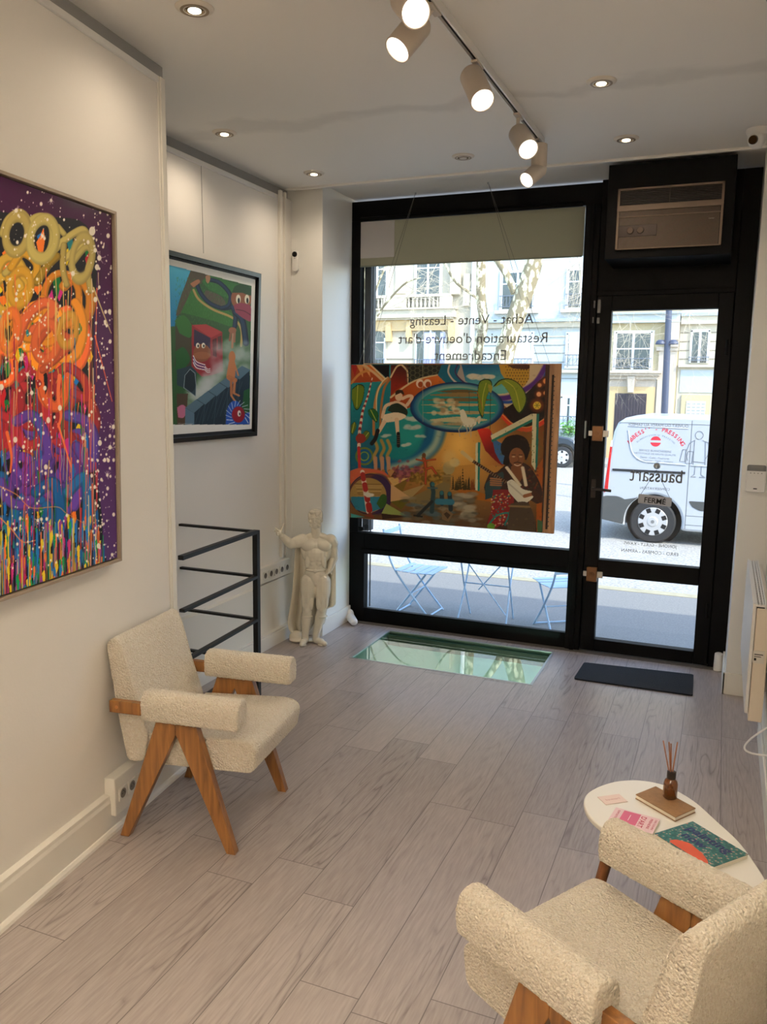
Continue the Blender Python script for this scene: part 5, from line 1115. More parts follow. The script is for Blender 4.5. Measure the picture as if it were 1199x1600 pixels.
# pink bush, ochre bushes, trees
for q in range(90): cv.ell(R.gauss(345, 34), R.gauss(640, 20), R.uniform(5, 12), R.uniform(4, 9), R.choice([(120, 56, 66), (96, 44, 60), (150, 80, 84)]), soft=4, al=.7)
for q in range(150): cv.ell(R.uniform(360, 540), R.gauss(670, 18), R.uniform(4, 11), R.uniform(4, 9), R.choice([(120, 90, 30), (150, 116, 44), (90, 66, 22)]), soft=4, al=.7)
cv.poly(curve([(575, 715), (640, 720), (760, 760), (800, 790), (700, 780), (600, 740)]), (150, 86, 24))
for k in range(14):
    x = 580+k*9+R.uniform(-3, 3); h = 40+R.random()*30+(45 if k == 5 else 0); 
    for q in range(7): f = q/7; cv.poly([(x, 728-h+h*f-4), (x-3-7*f, 728-h+h*f+10), (x+3+7*f, 728-h+h*f+10)], (52, 42, 16) if k < 10 else (110, 52, 20))
# dancing figure
for P, w in (([(428, 568), (436, 590), (440, 630)], 20), ([(440, 625), (438, 700)], 13), ([(440, 625), (470, 616), (492, 648)], 14), ([(432, 585), (392, 576)], 9), ([(440, 582), (488, 576)], 9)): cv.stroke(P, w, (120, 66, 24)); cv.stroke(P, w*.4, (176, 60, 40))
cv.ell(430, 556, 10, 13, (96, 60, 30))
# smoking pot
cv.ell(556, 620, 30, 34, (150, 132, 84), soft=6); cv.ell(585, 592, 26, 22, (186, 166, 116), soft=8); cv.ell(560, 570, 34, 40, (206, 170, 100), soft=24, al=.6); cv.poly([(530, 652), (566, 652), (566, 720), (520, 720)], (120, 96, 52)); cv.stroke([(524, 660), (572, 662)], 8, (140, 112, 66)); cv.poly([(340, 780), (530, 690), (560, 700), (560, 760), (400, 820)], (116, 98, 60))
# water, rocks, small figures
for q in range(90): cv.ell(R.uniform(330, 690), R.uniform(770, 905), R.uniform(14, 40), R.uniform(5, 12), R.choice([(92, 84, 66), (128, 116, 92), (66, 60, 48), (70, 92, 96)]), soft=5, al=.6)
for q in range(26): cv.ell(R.uniform(590, 680), R.uniform(750, 890), R.uniform(18, 34), R.uniform(8, 14), R.choice([(150, 140, 116), (120, 110, 90), (96, 88, 70)]), soft=6, al=.85)
for P, w, c in (([(470, 700), (478, 740), (470, 840)], 22, (36, 58, 62)), ([(470, 790), (400, 860)], 16, (30, 34, 34)), ([(450, 720), (496, 722)], 8, (60, 84, 84)), ([(380, 860), (420, 866)], 8, (24, 26, 24)), ([(520, 745), (522, 800)], 22, (30, 48, 54)), ([(560, 750), (566, 830)], 22, (34, 44, 48)), ([(500, 790), (570, 792)], 30, (44, 104, 122))): cv.stroke(P, w, c, soft=4)
for x, y in ((476, 702), (520, 746), (560, 750)): cv.ell(x, y, 9, 11, (40, 96, 100))
cv.poly([(520, 845), (545, 828), (578, 852), (555, 892), (522, 880)], (112, 88, 60)); cv.poly([(530, 852), (545, 842), (565, 858), (550, 878)], (60, 44, 30))
# red arc, white and green bars
cv.poly(curve([(700, 425), (765, 425), (790, 520), (830, 600), (800, 590), (740, 530)]), gradf((200, 44, 26), (110, 16, 16), (710, 430), (780, 520)))
cv.poly(curve([(770, 440), (800, 480), (850, 520), (830, 600), (790, 540)]), (50, 96, 140)); cv.stroke(curve([(832, 360), (880, 405), (960, 425), (1060, 370)]), 22, (196, 52, 26), soft=4); cv.stroke(curve([(828, 350), (880, 395), (960, 412), (1060, 358)]), 4, (216, 140, 70))
cv.put(np.clip(1-np.hypot((cv.X-960)/150, (cv.Y-520)/150), 0, 1), (120, 100, 40), .7)
for P, c in (([(768, 455), (975, 345), (985, 372), (775, 478)], (196, 186, 146)), ([(770, 478), (985, 368), (985, 382), (775, 490)], (20, 104, 88)), ([(980, 345), (1003, 345), (998, 640), (975, 600)], (196, 186, 146)), ([(1000, 345), (1014, 345), (1004, 640), (994, 640)], (20, 96, 84)), ([(692, 495), (705, 488), (704, 736), (690, 730)], (190, 186, 150)), ([(703, 488), (716, 490), (712, 736), (702, 736)], (24, 110, 96))): cv.poly(P, c)
for q in range(60): cv.ell(R.uniform(780, 1050), R.uniform(420, 640), 2.5, 3, (70, 84, 40), al=.8)
cv.poly([(1000, 620), (1040, 560), (1040, 946), (1000, 944)], (150, 74, 22)); cv.poly([(1046, 97), (1070, 97), (1036, 950), (1024, 950)], (60, 34, 20)); cv.poly([(1004, 880), (1030, 890), (1030, 946), (1004, 944)], (60, 96, 60))
# plain guitarist
cv.poly(curve([(800, 640), (870, 590), (950, 600), (1000, 660), (1030, 740), (1010, 800), (960, 790), (1000, 946), (880, 944), (750, 920), (790, 800), (760, 760), (735, 720), (760, 650)]), (52, 32, 26))
cv.poly(curve([(740, 700), (790, 660), (830, 640), (830, 700), (790, 760), (740, 780)]), (40, 60, 62)); cv.poly(curve([(780, 730), (880, 740), (870, 850), (800, 920), (750, 918), (770, 840)]), (122, 30, 32))
for q in range(130): cv.ell(R.uniform(770, 870), R.uniform(750, 915), R.uniform(2, 5), R.uniform(2, 5), R.choice([(196, 150, 60), (150, 34, 40), (30, 110, 96), (190, 170, 140)]), al=.85)
cv.stroke(curve([(760, 905), (800, 860), (860, 850), (840, 905)]), 9, (34, 110, 100)); cv.ell(770, 915, 20, 16, (90, 140, 40))
for q in range(60): cv.ell(R.uniform(900, 1010), R.uniform(620, 760), R.uniform(3, 8), R.uniform(3, 7), R.choice([(120, 60, 24), (96, 30, 26), (60, 52, 34)]), al=.7)
cv.poly(curve([(872, 610), (925, 600), (930, 660), (900, 700), (870, 650)]), (112, 66, 38))
for sgn in (0, 1):
    for k in range(12): cv.ell((850+k*6 if sgn == 0 else 930+k*1.5), 618+k*8, 9, 7, (206, 192, 160), soft=3)
cv.poly(curve([(820, 500), (850, 462), (910, 452), (955, 480), (962, 540), (945, 580), (930, 540), (870, 540), (862, 600), (832, 600), (838, 560)]), (26, 15, 12)); cv.ell(900, 565, 38, 48, (124, 76, 44)); cv.poly(curve([(845, 560), (850, 520), (900, 516), (945, 520), (945, 500), (850, 490)]), (26, 15, 12))
for q in range(70): a = R.uniform(2.6, 6.9); cv.ell(893+66*math.cos(a), 520+58*math.sin(a), 8, 8, (28, 16, 12), soft=3)
for x in (884, 920): cv.stroke([(x-9, 553), (x+9, 553)], 3, (40, 20, 12)); cv.ell(x, 562, 8, 3, (190, 160, 120))
cv.stroke(curve([(905, 560), (912, 580), (902, 584)]), 4, (96, 54, 30)); cv.stroke(curve([(886, 594), (904, 590), (922, 594)]), 4, (30, 16, 10)); cv.stroke(curve([(888, 602), (904, 608), (920, 602)]), 4, (214, 190, 160))
cv.stroke([(680, 586), (860, 700)], 15, (60, 34, 22)); cv.stroke([(624, 540), (672, 580)], 19, (196, 168, 112)); 
for k in range(16): t = k/16; cv.stroke([(684+170*t-4, 590+108*t+6), (684+170*t+4, 590+108*t-6)], 1.5, (190, 170, 130))
cv.poly(curve([(850, 690), (880, 680), (930, 725), (980, 740), (985, 765), (940, 800), (905, 790), (860, 740)]), (206, 200, 178)); cv.stroke([(862, 700), (930, 760)], 8, (176, 168, 150))
for k in range(4): cv.stroke([(768, 672+k*11), (822, 678+k*10)], 9, (150, 98, 62), 7)
cv.stroke([(940, 762), (990, 748)], 18, (140, 88, 54)); cv.stroke([(990, 748), (1018, 780)], 30, (60, 34, 24), 34)
cv.poly(curve([(868, 800), (960, 800), (990, 944), (850, 940)]), (70, 56, 42)); cv.stroke([(862, 812), (965, 816)], 10, (120, 96, 60))
for q in range(500): # brush texture
    x = R.uniform(55, 1060); y = R.uniform(95, 940); cv.ell(x, y, R.uniform(2, 9), R.uniform(2, 6), R.choice([(20, 12, 8), (180, 140, 80), (30, 80, 84)]), al=.10, soft=3)
wp = thing('surreal_painting', 'wide surreal canvas with a guitarist and a cloud filled oval, hanging in the shop window', 'painting', (-1.85, 5.6, .88))
MB().box(-2.584, 5.602, .886, -1.119, 5.628, 2.030).build('stretcher', mat('canvas_side', (60, 66, 64), .7), wp, smooth=0)
cv.mesh('canvas', lambda u, v: (-2.586+1.469*u, 5.6, 2.032-1.148*v), pigment_mat('oil_paint', .45, .05), wp)
bp_ = thing('reversed_canvas', 'second canvas facing the street, its bare wooden stretcher showing right of the surreal painting', 'painting', (-1.78, 5.66, .88))
PINE = wood_mat('pine', (156, 112, 76), (190, 146, 104), 'Z', 1, .6); PINEX = wood_mat('pine_long', (156, 112, 76), (190, 146, 104), 'X', 1, .6)
xb0, xb1, zb0, zb1 = -2.50, -1.043, .875, 2.040
MB().box(xb1-.095, 5.632, zb0, xb1, 5.655, zb1).build('stretcher_bar', PINE, bp_, smooth=0, bevel=.002); MB().box(xb0, 5.632, zb0, xb0+.095, 5.655, zb1).build('stretcher_bar', PINE, bp_, smooth=0, bevel=.002)
MB().box(xb0+.095, 5.632, zb1-.05, xb1-.095, 5.655, zb1).build('stretcher_bar', PINEX, bp_, smooth=0, bevel=.002); MB().box(xb0+.095, 5.632, zb0, xb1-.095, 5.655, zb0+.05).build('stretcher_bar', PINEX, bp_, smooth=0, bevel=.002)
MB().box(xb0, 5.656, zb0, xb1, 5.660, zb1).build('canvas', mat('raw_canvas', (206, 196, 176), .8), bp_, smooth=0)
mb = MB().box(xb1-.058, 5.6285, zb0+.03, xb1-.044, 5.632, zb1-.075); mb.build('canvas_fold', mat('fold_dark', (62, 48, 38), .9, bump=1, bscale=90), bp_, smooth=0)
mb = MB()
for k in range(34): mb.box(xb1-.048, 5.627, zb0+.05+k*.031, xb1-.036, 5.632, zb0+.056+k*.031)
mb.build('staples', mat('staple_steel', (60, 56, 52), .5), bp_, smooth=0)
WIRE = mat('cable_steel', (110, 108, 104), .4, metal=.5)
for (hx_, hz_, ends, lab) in ((-2.14, CZ+.0, ((-2.53, 2.034), (-2.47, 2.043)), 'pair of thin cables from the left ceiling hook to the left of the surreal painting'), (-1.61, CZ+.03, ((-1.19, 2.034), (-1.125, 2.043)), 'pair of thin cables from the right ceiling hook to the right of the surreal painting')):
    t = thing('hanging_cable', lab, 'cable', (hx_, 5.70, hz_), group='cables holding the window painting')
    for i, (ex, ez) in enumerate(ends): MB().tube([(hx_, 5.70, hz_), (ex, 5.617+.027*i, ez)], .0013, 6).build('strand', WIRE, t)
    MB().cyl((hx_, 5.70, hz_+.002), (hx_, 5.70, hz_-.012), .006, seg=12).build('hook', CHROME, t)

# FERME sign hanging in the door
sg_ = thing('closed_sign', 'small grey plastic sign reading FERME hung on a cord inside the glass door', 'sign', (-.402, 5.835, 1.13))
mb = MB(); mb.prism(rounded([(-.512, 1.103), (-.294, 1.090), (-.292, 1.152), (-.510, 1.168)], .008, 3), 5.828, 5.834, lambda a, b, h: Vector((a, h, b))); mb.build('plate', mat('sign_grey', (182, 184, 190), .5), sg_, smooth=0, bevel=.001)
text('lettering', 'FERM\u00c9', .140, (-.400, 5.8272, 1.130), (.998, 0, -.06), (.06, 0, .998), DARK, sg_, bold=.014, height=.046)
mb = MB().tube([(-.498, 5.831, 1.160), (-.405, 5.85, 1.335)], .0016, 6).tube([(-.304, 5.831, 1.146), (-.405, 5.85, 1.335)], .0016, 6); mb.build('cord', mat('cord_dark', (50, 50, 50), .6), sg_)
MB().cyl((-.405, 5.870, 1.362), (-.405, 5.858, 1.362), .024, .020, 24).cyl((-.405, 5.858, 1.362), (-.405, 5.846, 1.345), .006, seg=10).build('suction_cup', mat('cup_clear', (170, 176, 176), .2), sg_)

# ---------------------------------------------------------------- outside: ground
ZS, ZR = -.32, -.44
struct(MB().box(-30, 5.95, ZS-.3, 20, 9.2, ZS).build('sidewalk', ground_mat('pavement', (112, 112, 110), (134, 133, 128), 60), smooth=0))
struct(MB().box(-30, 9.2, ZS-.3, 20, 9.36, ZS+.004).build('kerb', ground_mat('kerb_stone', (150, 144, 118), (168, 160, 132), 6), smooth=0))
struct(MB().box(-60, 9.36, ZR-.3, 50, 25.9, ZR).build('road', ground_mat('asphalt', (120, 120, 116), (184, 181, 172), 30), smooth=0))
struct(MB().box(-60, 25.9, ZR-.3, 50, 29, ZR+.12).build('sidewalk_far', ground_mat('pavement_far', (140, 136, 128), (160, 156, 148), 20), smooth=0))
# the front of this building around the shop, unseen top shaped to shade the pavement
OWN = mat('own_facade', (176, 170, 160), .8)
mb = MB().box(-14, 5.98, -.6, -2.74, 6.12, 4.12).box(.14, 5.98, -.6, 12, 6.12, 4.12).box(-2.74, 5.98, CZ+.05, .14, 6.12, 4.12).box(-2.74, 5.94, -.6, .14, 6.0, -.02)
struct(mb.build('wall_street', OWN, smooth=0))

# ---------------------------------------------------------------- cafe set on the pavement
def cafe_chair(label, loc, rz):
    t = thing('folding_chair', label, 'chair', loc, rz, 'pale blue folding chairs on the pavement', local=True)
    for sgn in (-1, 1):
        y = sgn*.185
        MB().tube(curve([(-.30, y, .83), (-.25, y, .62), (-.17, y, .44), (.02, y*.98, .20), (.20, y*.98, .0)], 5), .010, 8).build('back_leg', LBLUE, t)
        y2 = sgn*.165
        MB().tube([(.15, y2, .425), (-.02, y2, .20), (-.17, y2, .0)], .010, 8).build('front_leg', LBLUE, t)
    MB().cyl((.185, -.18, .015), (.185, .18, .015), .008, seg=8).cyl((-.155, -.165, .015), (-.155, .165, .015), .008, seg=8).cyl((.0, -.19, .22), (.0, .19, .22), .006, seg=8).build('stretcher', LBLUE, t)
    for k in range(5):
        x = -.17+k*.083; MB().box(x, -.20, .425+.004*abs(k-2), x+.068, .20, .433+.004*abs(k-2)).build('seat_slat', LBLUE, t, smooth=0, bevel=.003)
    for z in (.60, .70, .79): MB().box(-.262-(z-.62)*.22, -.20, z-.022, -.254-(z-.62)*.22, .20, z+.022).build('back_slat', LBLUE, t, smooth=0, bevel=.002)
    return t
cafe_chair('pale blue folding metal chair on the pavement left of the round table', (-2.68, 7.42, ZS), -.06)
cafe_chair('pale blue folding metal chair on the pavement right of the round table', (-1.27, 7.42, ZS), math.radians(125))
ct = thing('cafe_table', 'pale blue round folding table between the two pavement chairs', 'table', (-2.0, 7.38, ZS))
MB().lathe([(.30, .700), (.305, .704), (.305, .716), (.30, .720)], (-1.97, 7.40, ZS), 40).build('table_top', LBLUE, ct, smooth=40)
for sx in (-1, 1):
    MB().tube([(-1.97+sx*.225, 7.20, ZS+.70), (-1.97+sx*.225, 7.36, ZS+.36), (-1.97+sx*.215, 7.58, ZS)], .008, 8).build('leg', LBLUE, ct)
    MB().tube([(-1.97+sx*.215, 7.60, ZS+.70), (-1.97+sx*.215, 7.40, ZS+.36), (-1.97+sx*.235, 7.20, ZS)], .008, 8).build('leg', LBLUE, ct)
MB().tube([(-2.18, 7.22, ZS+.66), (-1.745, 7.23, ZS+.12)], .006, 8).tube([(-1.745, 7.25, ZS+.66), (-2.02, 7.26, ZS+.33)], .006, 8).build('cross_brace', LBLUE, ct)
MB().tube([(-2.19, 7.36, ZS+.36), (-1.75, 7.36, ZS+.36)], .006, 8).tube([(-2.2, 7.2, ZS+.03), (-1.74, 7.2, ZS+.03)], .006, 8).build('crossbar', LBLUE, ct)

# ---------------------------------------------------------------- vehicles
RUB = mat('tyre_rubber', (44, 44, 44), .8); HUB = mat('hubcap_silver', (196, 196, 194), .35, metal=.3); VW = mat('van_white', (178, 183, 187), .3, coat=.3)
VG = mat('van_grey_plastic', (74, 76, 74), .6); TAIL = mat('tail_red', (190, 40, 40), .25); CARG = mat('car_glass', (52, 60, 66), .1)
def wheel(parent, x, z, y, r=.338, w=.20, face=-1, slots=8):
    yf = y+(0 if face < 0 else 0)
    wh = MB().cyl((x, y+w, z), (x, y+.02, z), r, seg=40).cyl((x, y+.02, z), (x, y, z), r, r*.93, seg=40).build('wheel', RUB, parent, smooth=35)
    mb = MB().cyl((x, y+.004, z), (x, y-.010, z), r*.66, r*.62, seg=40).cyl((x, y-.010, z), (x, y-.022, z), r*.24, r*.20, seg=24)
    mb.build('hubcap', HUB, wh, smooth=35)
    mb = MB()
    for k in range(slots):
        a = 2*PI*(k+.5)/slots; m = Matrix.Translation((x, y-.0095, z)) @ Matrix.Rotation(a, 4, 'Y'); mb.box(r*.42, -.002, -r*.10, r*.63, .002, r*.10, m)
    mb.build('hubcap_slots', DARK, wh, smooth=0)
    mb = MB().cyl((x, y-.022, z), (x, y-.026, z), r*.08, seg=12); mb.build('hub_badge', GREY, wh)
    return wh
van = thing('van', 'white dry cleaning van with red lettering parked across the street', 'van', (.9, 14.0, ZR))
VY = 13.10; wc = (-.917, -.105); R_ = .42
arch = [(wc[0]+R_*math.cos(a), wc[1]+R_*math.sin(a)) for a in [(-.25+k*(PI+.5)/22) for k in range(23)]]
w2 = (2.15, -.105); arch2 = [(w2[0]+R_*math.cos(a), w2[1]+R_*math.sin(a)) for a in [(-.25+k*(PI+.5)/22) for k in range(23)]]
prof = [(-1.70, -.10), (-1.71, .25), (-1.655, .68), (-1.565, 1.26), (-1.51, 1.40), (-1.40, 1.475), (-1.15, 1.515), (1.6, 1.50), (2.05, 1.40), (2.55, .92), (3.10, .72), (3.22, .45), (3.24, -.10), (3.1, -.20)]+arch2+[(1.4, -.22), (-.40, -.22)]+arch
# profile order: go round clockwise from the rear
body = MB().prism(prof, VY, VY+1.82, lambda a, b, h: Vector((a, h, b))).build('body', VW, van, smooth=35, bevel=.045, segs=3)
bump_ = [(-1.735, -.11), (-1.735, .235), (-1.62, .26)]+[(-1.50+k*.03, .262-.003*k*k*.6) for k in range(6)]+[(wc[0]+(R_+.012)*math.cos(a), wc[1]+(R_+.012)*math.sin(a)) for a in [2.15+k*.105 for k in range(11)]]+[(-1.36, -.17)]
MB().prism(bump_, VY-.012, VY+.25, lambda a, b, h: Vector((a, h, b))).box(-1.735, VY+.25, -.11, -1.68, VY+1.8, .235).build('rear_bumper', VG, van, smooth=0, bevel=.012)
MB().prism([(-1.672, .30), (-1.612, .34), (-1.585, 1.02), (-1.612, 1.03)], VY-.010, VY+.10, lambda a, b, h: Vector((a, h, b))).build('tail_lamp', TAIL, van, smooth=0, bevel=.006)
MB().prism([(-1.612, 1.03), (-1.585, 1.02), (-1.578, 1.12), (-1.600, 1.12)], VY-.009, VY+.10, lambda a, b, h: Vector((a, h, b))).build('indicator_lamp', mat('lamp_clear', (225, 222, 214), .2), van, smooth=0, bevel=.004)
MB().box(-1.56, VY-.012, .652, -.49, VY+.005, .688).build('slide_rail', mat('rail_black', (34, 36, 38), .5), van, smooth=0, bevel=.006)
ring = rounded([(-1.37, 1.352), (-.49, 1.352), (-.49, .80), (-1.27, .81)], [.07, .0, .0, .26], 10)
MB().tube([(a, VY-.002, b) for a, b in ring[:11]][:1]+[(a, VY-.002, b) for a, b in reversed(ring[-11:])]+[], .010, 8).tube([(-1.36, VY-.002, 1.352), (-.49, VY-.002, 1.335)], .008, 8).tube([(-1.05, VY-.002, .812), (-.49, VY-.002, .79)], .011, 8).tube([(-.42, VY-.002, .79), (.3, VY-.002, .78)], .011, 8).build('pressed_outline', VW, van)
MB().box(-.448, VY-.002, -.18, -.440, VY+.01, 1.46).box(-1.50, VY-.002, 1.395, 1.5, VY+.01, 1.402).box(-.44, VY-.002, .02, 1.3, VY+.01, .026).box(-.44, VY-.002, -.12, 1.3, VY+.01, -.114).build('panel_gap', mat('gap_dark', (90, 94, 94), .7), van, smooth=0)
MB().prism(rounded([(-.42, .25), (.2, .25), (.2, .12), (-.25, .11), (-.36, .16)], .03, 4), VY-.006, VY+.01, lambda a, b, h: Vector((a, h, b))).build('side_moulding', VG, van, smooth=0, bevel=.003)
MB().prism([(wc[0]+.42*math.cos(a), wc[1]+.42*math.sin(a)) for a in [k*2*PI/30 for k in range(30)]], VY+.30, VY+.34, lambda a, b, h: Vector((a, h, b))).prism([(w2[0]+.42*math.cos(a), w2[1]+.42*math.sin(a)) for a in [k*2*PI/30 for k in range(30)]], VY+.30, VY+.34, lambda a, b, h: Vector((a, h, b))).build('arch_liner', DARK, van, smooth=0)
for (x, z) in (wc, w2): wheel(van, x, z, VY+.02); wheel(van, x, z, VY+1.58, w=.2)
MB().prism([(1.2, 1.35), (1.95, 1.30), (2.35, .92), (1.2, .90)], VY-.004, VY+.01, lambda a, b, h: Vector((a, h, b))).build('cab_window', CARG, van, smooth=0)
VR = mat('van_red_print', (206, 44, 58), .5); VT = mat('van_grey_print', (120, 124, 128), .5)
ty = VY-.0015
arc_text('lettering', "ABBESS'' - PRESSING", .46, math.radians(-57), math.radians(57), .086, (-.945, ty, .855), (1, 0, 0), (0, 0, 1), VR, van)
arc_text('lettering', "BLANCHISSERIE PRESSING", .37, math.radians(-46), math.radians(46), .036, (-.945, ty, .855), (1, 0, 0), (0, 0, 1), VT, van, bold=False)
MB().cyl((-.945, VY+.002, 1.128), (-.945, VY-.001, 1.128), .078, seg=32).build('emblem', VR, van, smooth=0)
MB().box(-1.03, VY-.002, 1.112, -.86, VY, 1.146).build('emblem', VW, van, smooth=0)
for s_, w_, z_ in (('SERVICE BLANCHISSERIE', .47, .985), ('NETTOYAGE DE HAUTE QUALITE', .60, .935), ('Daims - Cuirs - Fourrures', .42, .880), ('Ameublement - Tapis - Voilages', .54, .832)):
    text('lettering', s_, w_, (-.945, ty, z_), (1, 0, -.02), (0.02, 0, 1), VT, van, height=.030)
# outline drawing of a plain person carrying clothes (no face)
mb = MB()
def ln(P): mb.tube([(a, VY-.002, b) for a, b in P], .0055, 6)
ln([(-.33+.055*math.cos(a), 1.245+.06*math.sin(a)) for a in [k*.42 for k in range(16)]]); ln([(-.385, 1.17), (-.46, 1.12), (-.50, .98), (-.47, .86)]); ln([(-.28, 1.17), (-.20, 1.14), (-.16, 1.02), (-.23, .88)]); ln([(-.39, 1.16), (-.39, .80), (-.22, .79), (-.24, 1.16)])
ln([(-.36, .79), (-.36, .66), (-.41, .62), (-.34, .62)]); ln([(-.27, .79), (-.27, .66), (-.21, .62), (-.29, .62)]); ln([(-.40, .85), (-.23, .84)]); ln([(-.47, 1.0), (-.40, 1.0), (-.41, .82), (-.50, .82), (-.47, 1.0)]); ln([(-.55, 1.02), (-.50, 1.03), (-.51, .84), (-.58, .85), (-.55, 1.02)])
mb.build('line_drawing', VT, van)

car = thing('car', 'dark parked car far across the street, only its front wheel and bonnet in view', 'car', (-6.2, 26.0, ZR))
CB = mat('car_black', (48, 58, 66), .2, coat=.6); CY = 25.2
cx_ = -4.52; cprof = [(-8.55, -.18), (-8.60, .25), (-8.45, .62), (-7.9, .95), (-6.6, 1.02), (-5.85, .95), (-5.1, .60), (-4.35, .48), (-4.02, .30), (-3.98, -.18)]
ar = [(cx_+.40*math.cos(a), -.12+.40*math.sin(a)) for a in [-.15+k*(PI+.3)/16 for k in range(17)]]
MB().prism(cprof+ar, CY, CY+1.7, lambda a, b, h: Vector((a, h, b))).build('body', CB, car, smooth=35, bevel=.05, segs=3)
MB().prism([(-8.1, .66), (-7.75, .88), (-6.6, .94), (-5.95, .86), (-5.4, .60)], CY-.004, CY+.01, lambda a, b, h: Vector((a, h, b))).build('side_window', CARG, car, smooth=0)
MB().ell((-4.12, CY+.10, .33), (.12, .12, .08)).build('headlamp', mat('headlamp', (214, 220, 224), .1), car)
wheel(car, cx_, -.12, CY+.01, .32, slots=6); wheel(car, -7.6, -.12, CY+.01, .32, slots=6)

# ---------------------------------------------------------------- street lamp
lp = thing('street_lamp', 'dark steel lamp post behind the van', 'street lamp', (-1.10, 17, ZR))
SL = mat('post_slate', (66, 74, 92), .5)
MB().tube([(-1.085, 17, ZR), (-1.10, 17, 1.6), (-1.135, 17, 3.4), (-1.16, 17, 6.6)], .075, 14, .05).build('post', SL, lp)
MB().lathe([(.13, 0), (.12, .25), (.09, .5), (.075, .55)], (-1.085, 17, ZR), 20).build('base', SL, lp)
for sx in (-1, 1): MB().lathe([(.012, .08), (.05, .075), (.085, .045), (.10, 0), (.09, -.01)], (-1.135+sx*.115, 17, 2.80), 20).build('luminaire', SL, lp)
MB().tube([(-1.25, 17, 2.86), (-1.02, 17, 2.86)], .015, 8).build('bracket', SL, lp)

# ---------------------------------------------------------------- trees
def bark():
    m = bpy.data.materials.new('plane_tree_bark'); m.use_nodes = True; n = m.node_tree; b = n.nodes['Principled BSDF']; L = n.links.new
    tc = n.nodes.new('ShaderNodeTexCoord'); mp = n.nodes.new('ShaderNodeMapping'); mp.inputs['Scale'].default_value = (9, 9, 5)
    t = n.nodes.new('ShaderNodeTexVoronoi'); t.inputs['Scale'].default_value = 1.1; nz = n.nodes.new('ShaderNodeTexNoise'); nz.inputs['Scale'].default_value = 2.4; nz.inputs['Detail'].default_value = 4
    ad = n.nodes.new('ShaderNodeMath'); ad.operation = 'ADD'; cr = n.nodes.new('ShaderNodeValToRGB'); E_ = cr.color_ramp.elements; cr.color_ramp.interpolation = 'CONSTANT'
    E_[0].position = 0; E_[0].color = (*lin((224, 216, 178)), 1); E_[1].position = .86; E_[1].color = (*lin((168, 158, 128)), 1); e_ = E_.new(1.12/1.3); e_.color = (*lin((190, 182, 150)), 1); e_ = E_.new(.97); e_.color = (*lin((136, 124, 96)), 1)
    L(tc.outputs['Object'], mp.inputs[0]); L(mp.outputs[0], t.inputs['Vector']); L(mp.outputs[0], nz.inputs['Vector']); L(t.outputs['Distance'], ad.inputs[0]); L(nz.outputs['Fac'], ad.inputs[1]); L(ad.outputs[0], cr.inputs[0]); L(cr.outputs[0], b.inputs['Base Color'])
    b.inputs['Roughness'].default_value = .85; return m
BARK = bark(); TWIG = mat('twig_bark', (196, 184, 160), .8)
def twigs(mb, p, d, l, r, depth):
    n_ = 5; P = [Vector(p)]; d = Vector(d).normalized()
    for k in range(n_):
        d = (d+Vector((R.uniform(-1, 1), R.uniform(-1, 1)*.7, R.uniform(-.9, .9)))*.22).normalized(); P.append(P[-1]+d*l/n_)
    mb.tube(P, r, 5, r*.45)
    if depth:
        for q in range(R.choice((3, 4))):
            i = R.randint(1, n_); nd = (d+Vector((R.uniform(-1, 1), R.uniform(-1, 1)*.8, R.uniform(-1, 1)))*1.0).normalized(); twigs(mb, P[i], nd, l*R.uniform(.5, .75), r*.55, depth-1)
def tree(label, trunk, r0, r1, limbs):
    t = thing('plane_tree', label, 'tree', trunk[0], group=None)
    MB().tube(curve(trunk, 6), r0, 16, r1).build('trunk', BARK, t, smooth=80)
    for P, a, b in limbs.get('big', ()): MB().tube(curve(P, 6), a, 10, b).build('limb', BARK, t, smooth=80)
    mb = MB()
    for p, d, l, r, dp in limbs['twigs']: twigs(mb, p, d, l, r, dp)
    mb.build('branches', TWIG, t, smooth=80)
R.seed(5)
tree('thick plane tree trunk leaning right with mottled bark, seen through the shop window', [(-4.55, 17, ZR), (-4.45, 17, 1.2), (-4.36, 17, 2.45), (-4.20, 17, 3.1), (-3.98, 17, 3.8), (-3.78, 17, 4.5), (-3.5, 17, 6.0)], .23, .17,
     dict(big=(([(-4.16, 17, 3.85), (-4.36, 16.98, 4.25), (-4.62, 16.95, 4.62), (-5.1, 16.9, 5.4)], .085, .06), ([(-3.9, 17, 4.3), (-3.5, 16.8, 4.9), (-3.0, 16.6, 5.0)], .05, .03)),
          twigs=[((-3.4, 16.8, 4.9), (.6, 0, -1), 1.3, .009, 4), ((-3.0, 16.6, 5.0), (.3, 0, -1), 1.5, .009, 4), ((-2.9, 16.6, 4.6), (.1, 0, -1), 1.3, .009, 4), ((-4.7, 16.9, 4.7), (-.6, 0, -.5), 1.2, .009, 4), ((-2.8, 16.6, 4.2), (.2, 0, -1), 1.1, .008, 4)]))
tree('slim upright plane tree trunk left of the leaning one, seen through the shop window', [(-4.95, 17.6, ZR), (-5.05, 17.6, 1.5), (-5.10, 17.6, 2.6), (-4.98, 17.6, 3.3), (-5.06, 17.6, 4.0), (-5.08, 17.6, 5.6)], .125, .10,
     dict(big=(([(-5.02, 17.6, 3.75), (-5.25, 17.5, 3.92), (-5.6, 17.4, 4.2), (-5.9, 17.2, 4.7), (-6.4, 17, 4.75)], .035, .02),),
          twigs=[((-5.6, 17.4, 4.2), (-1, 0, -.1), 1.5, .009, 4), ((-6.3, 17, 4.75), (-1, 0, -.5), 1.6, .009, 4), ((-5.9, 17.2, 4.6), (-.4, 0, -1), 1.2, .008, 4), ((-5.3, 17.5, 3.95), (.1, -.3, -.6), .7, .008, 3)]))
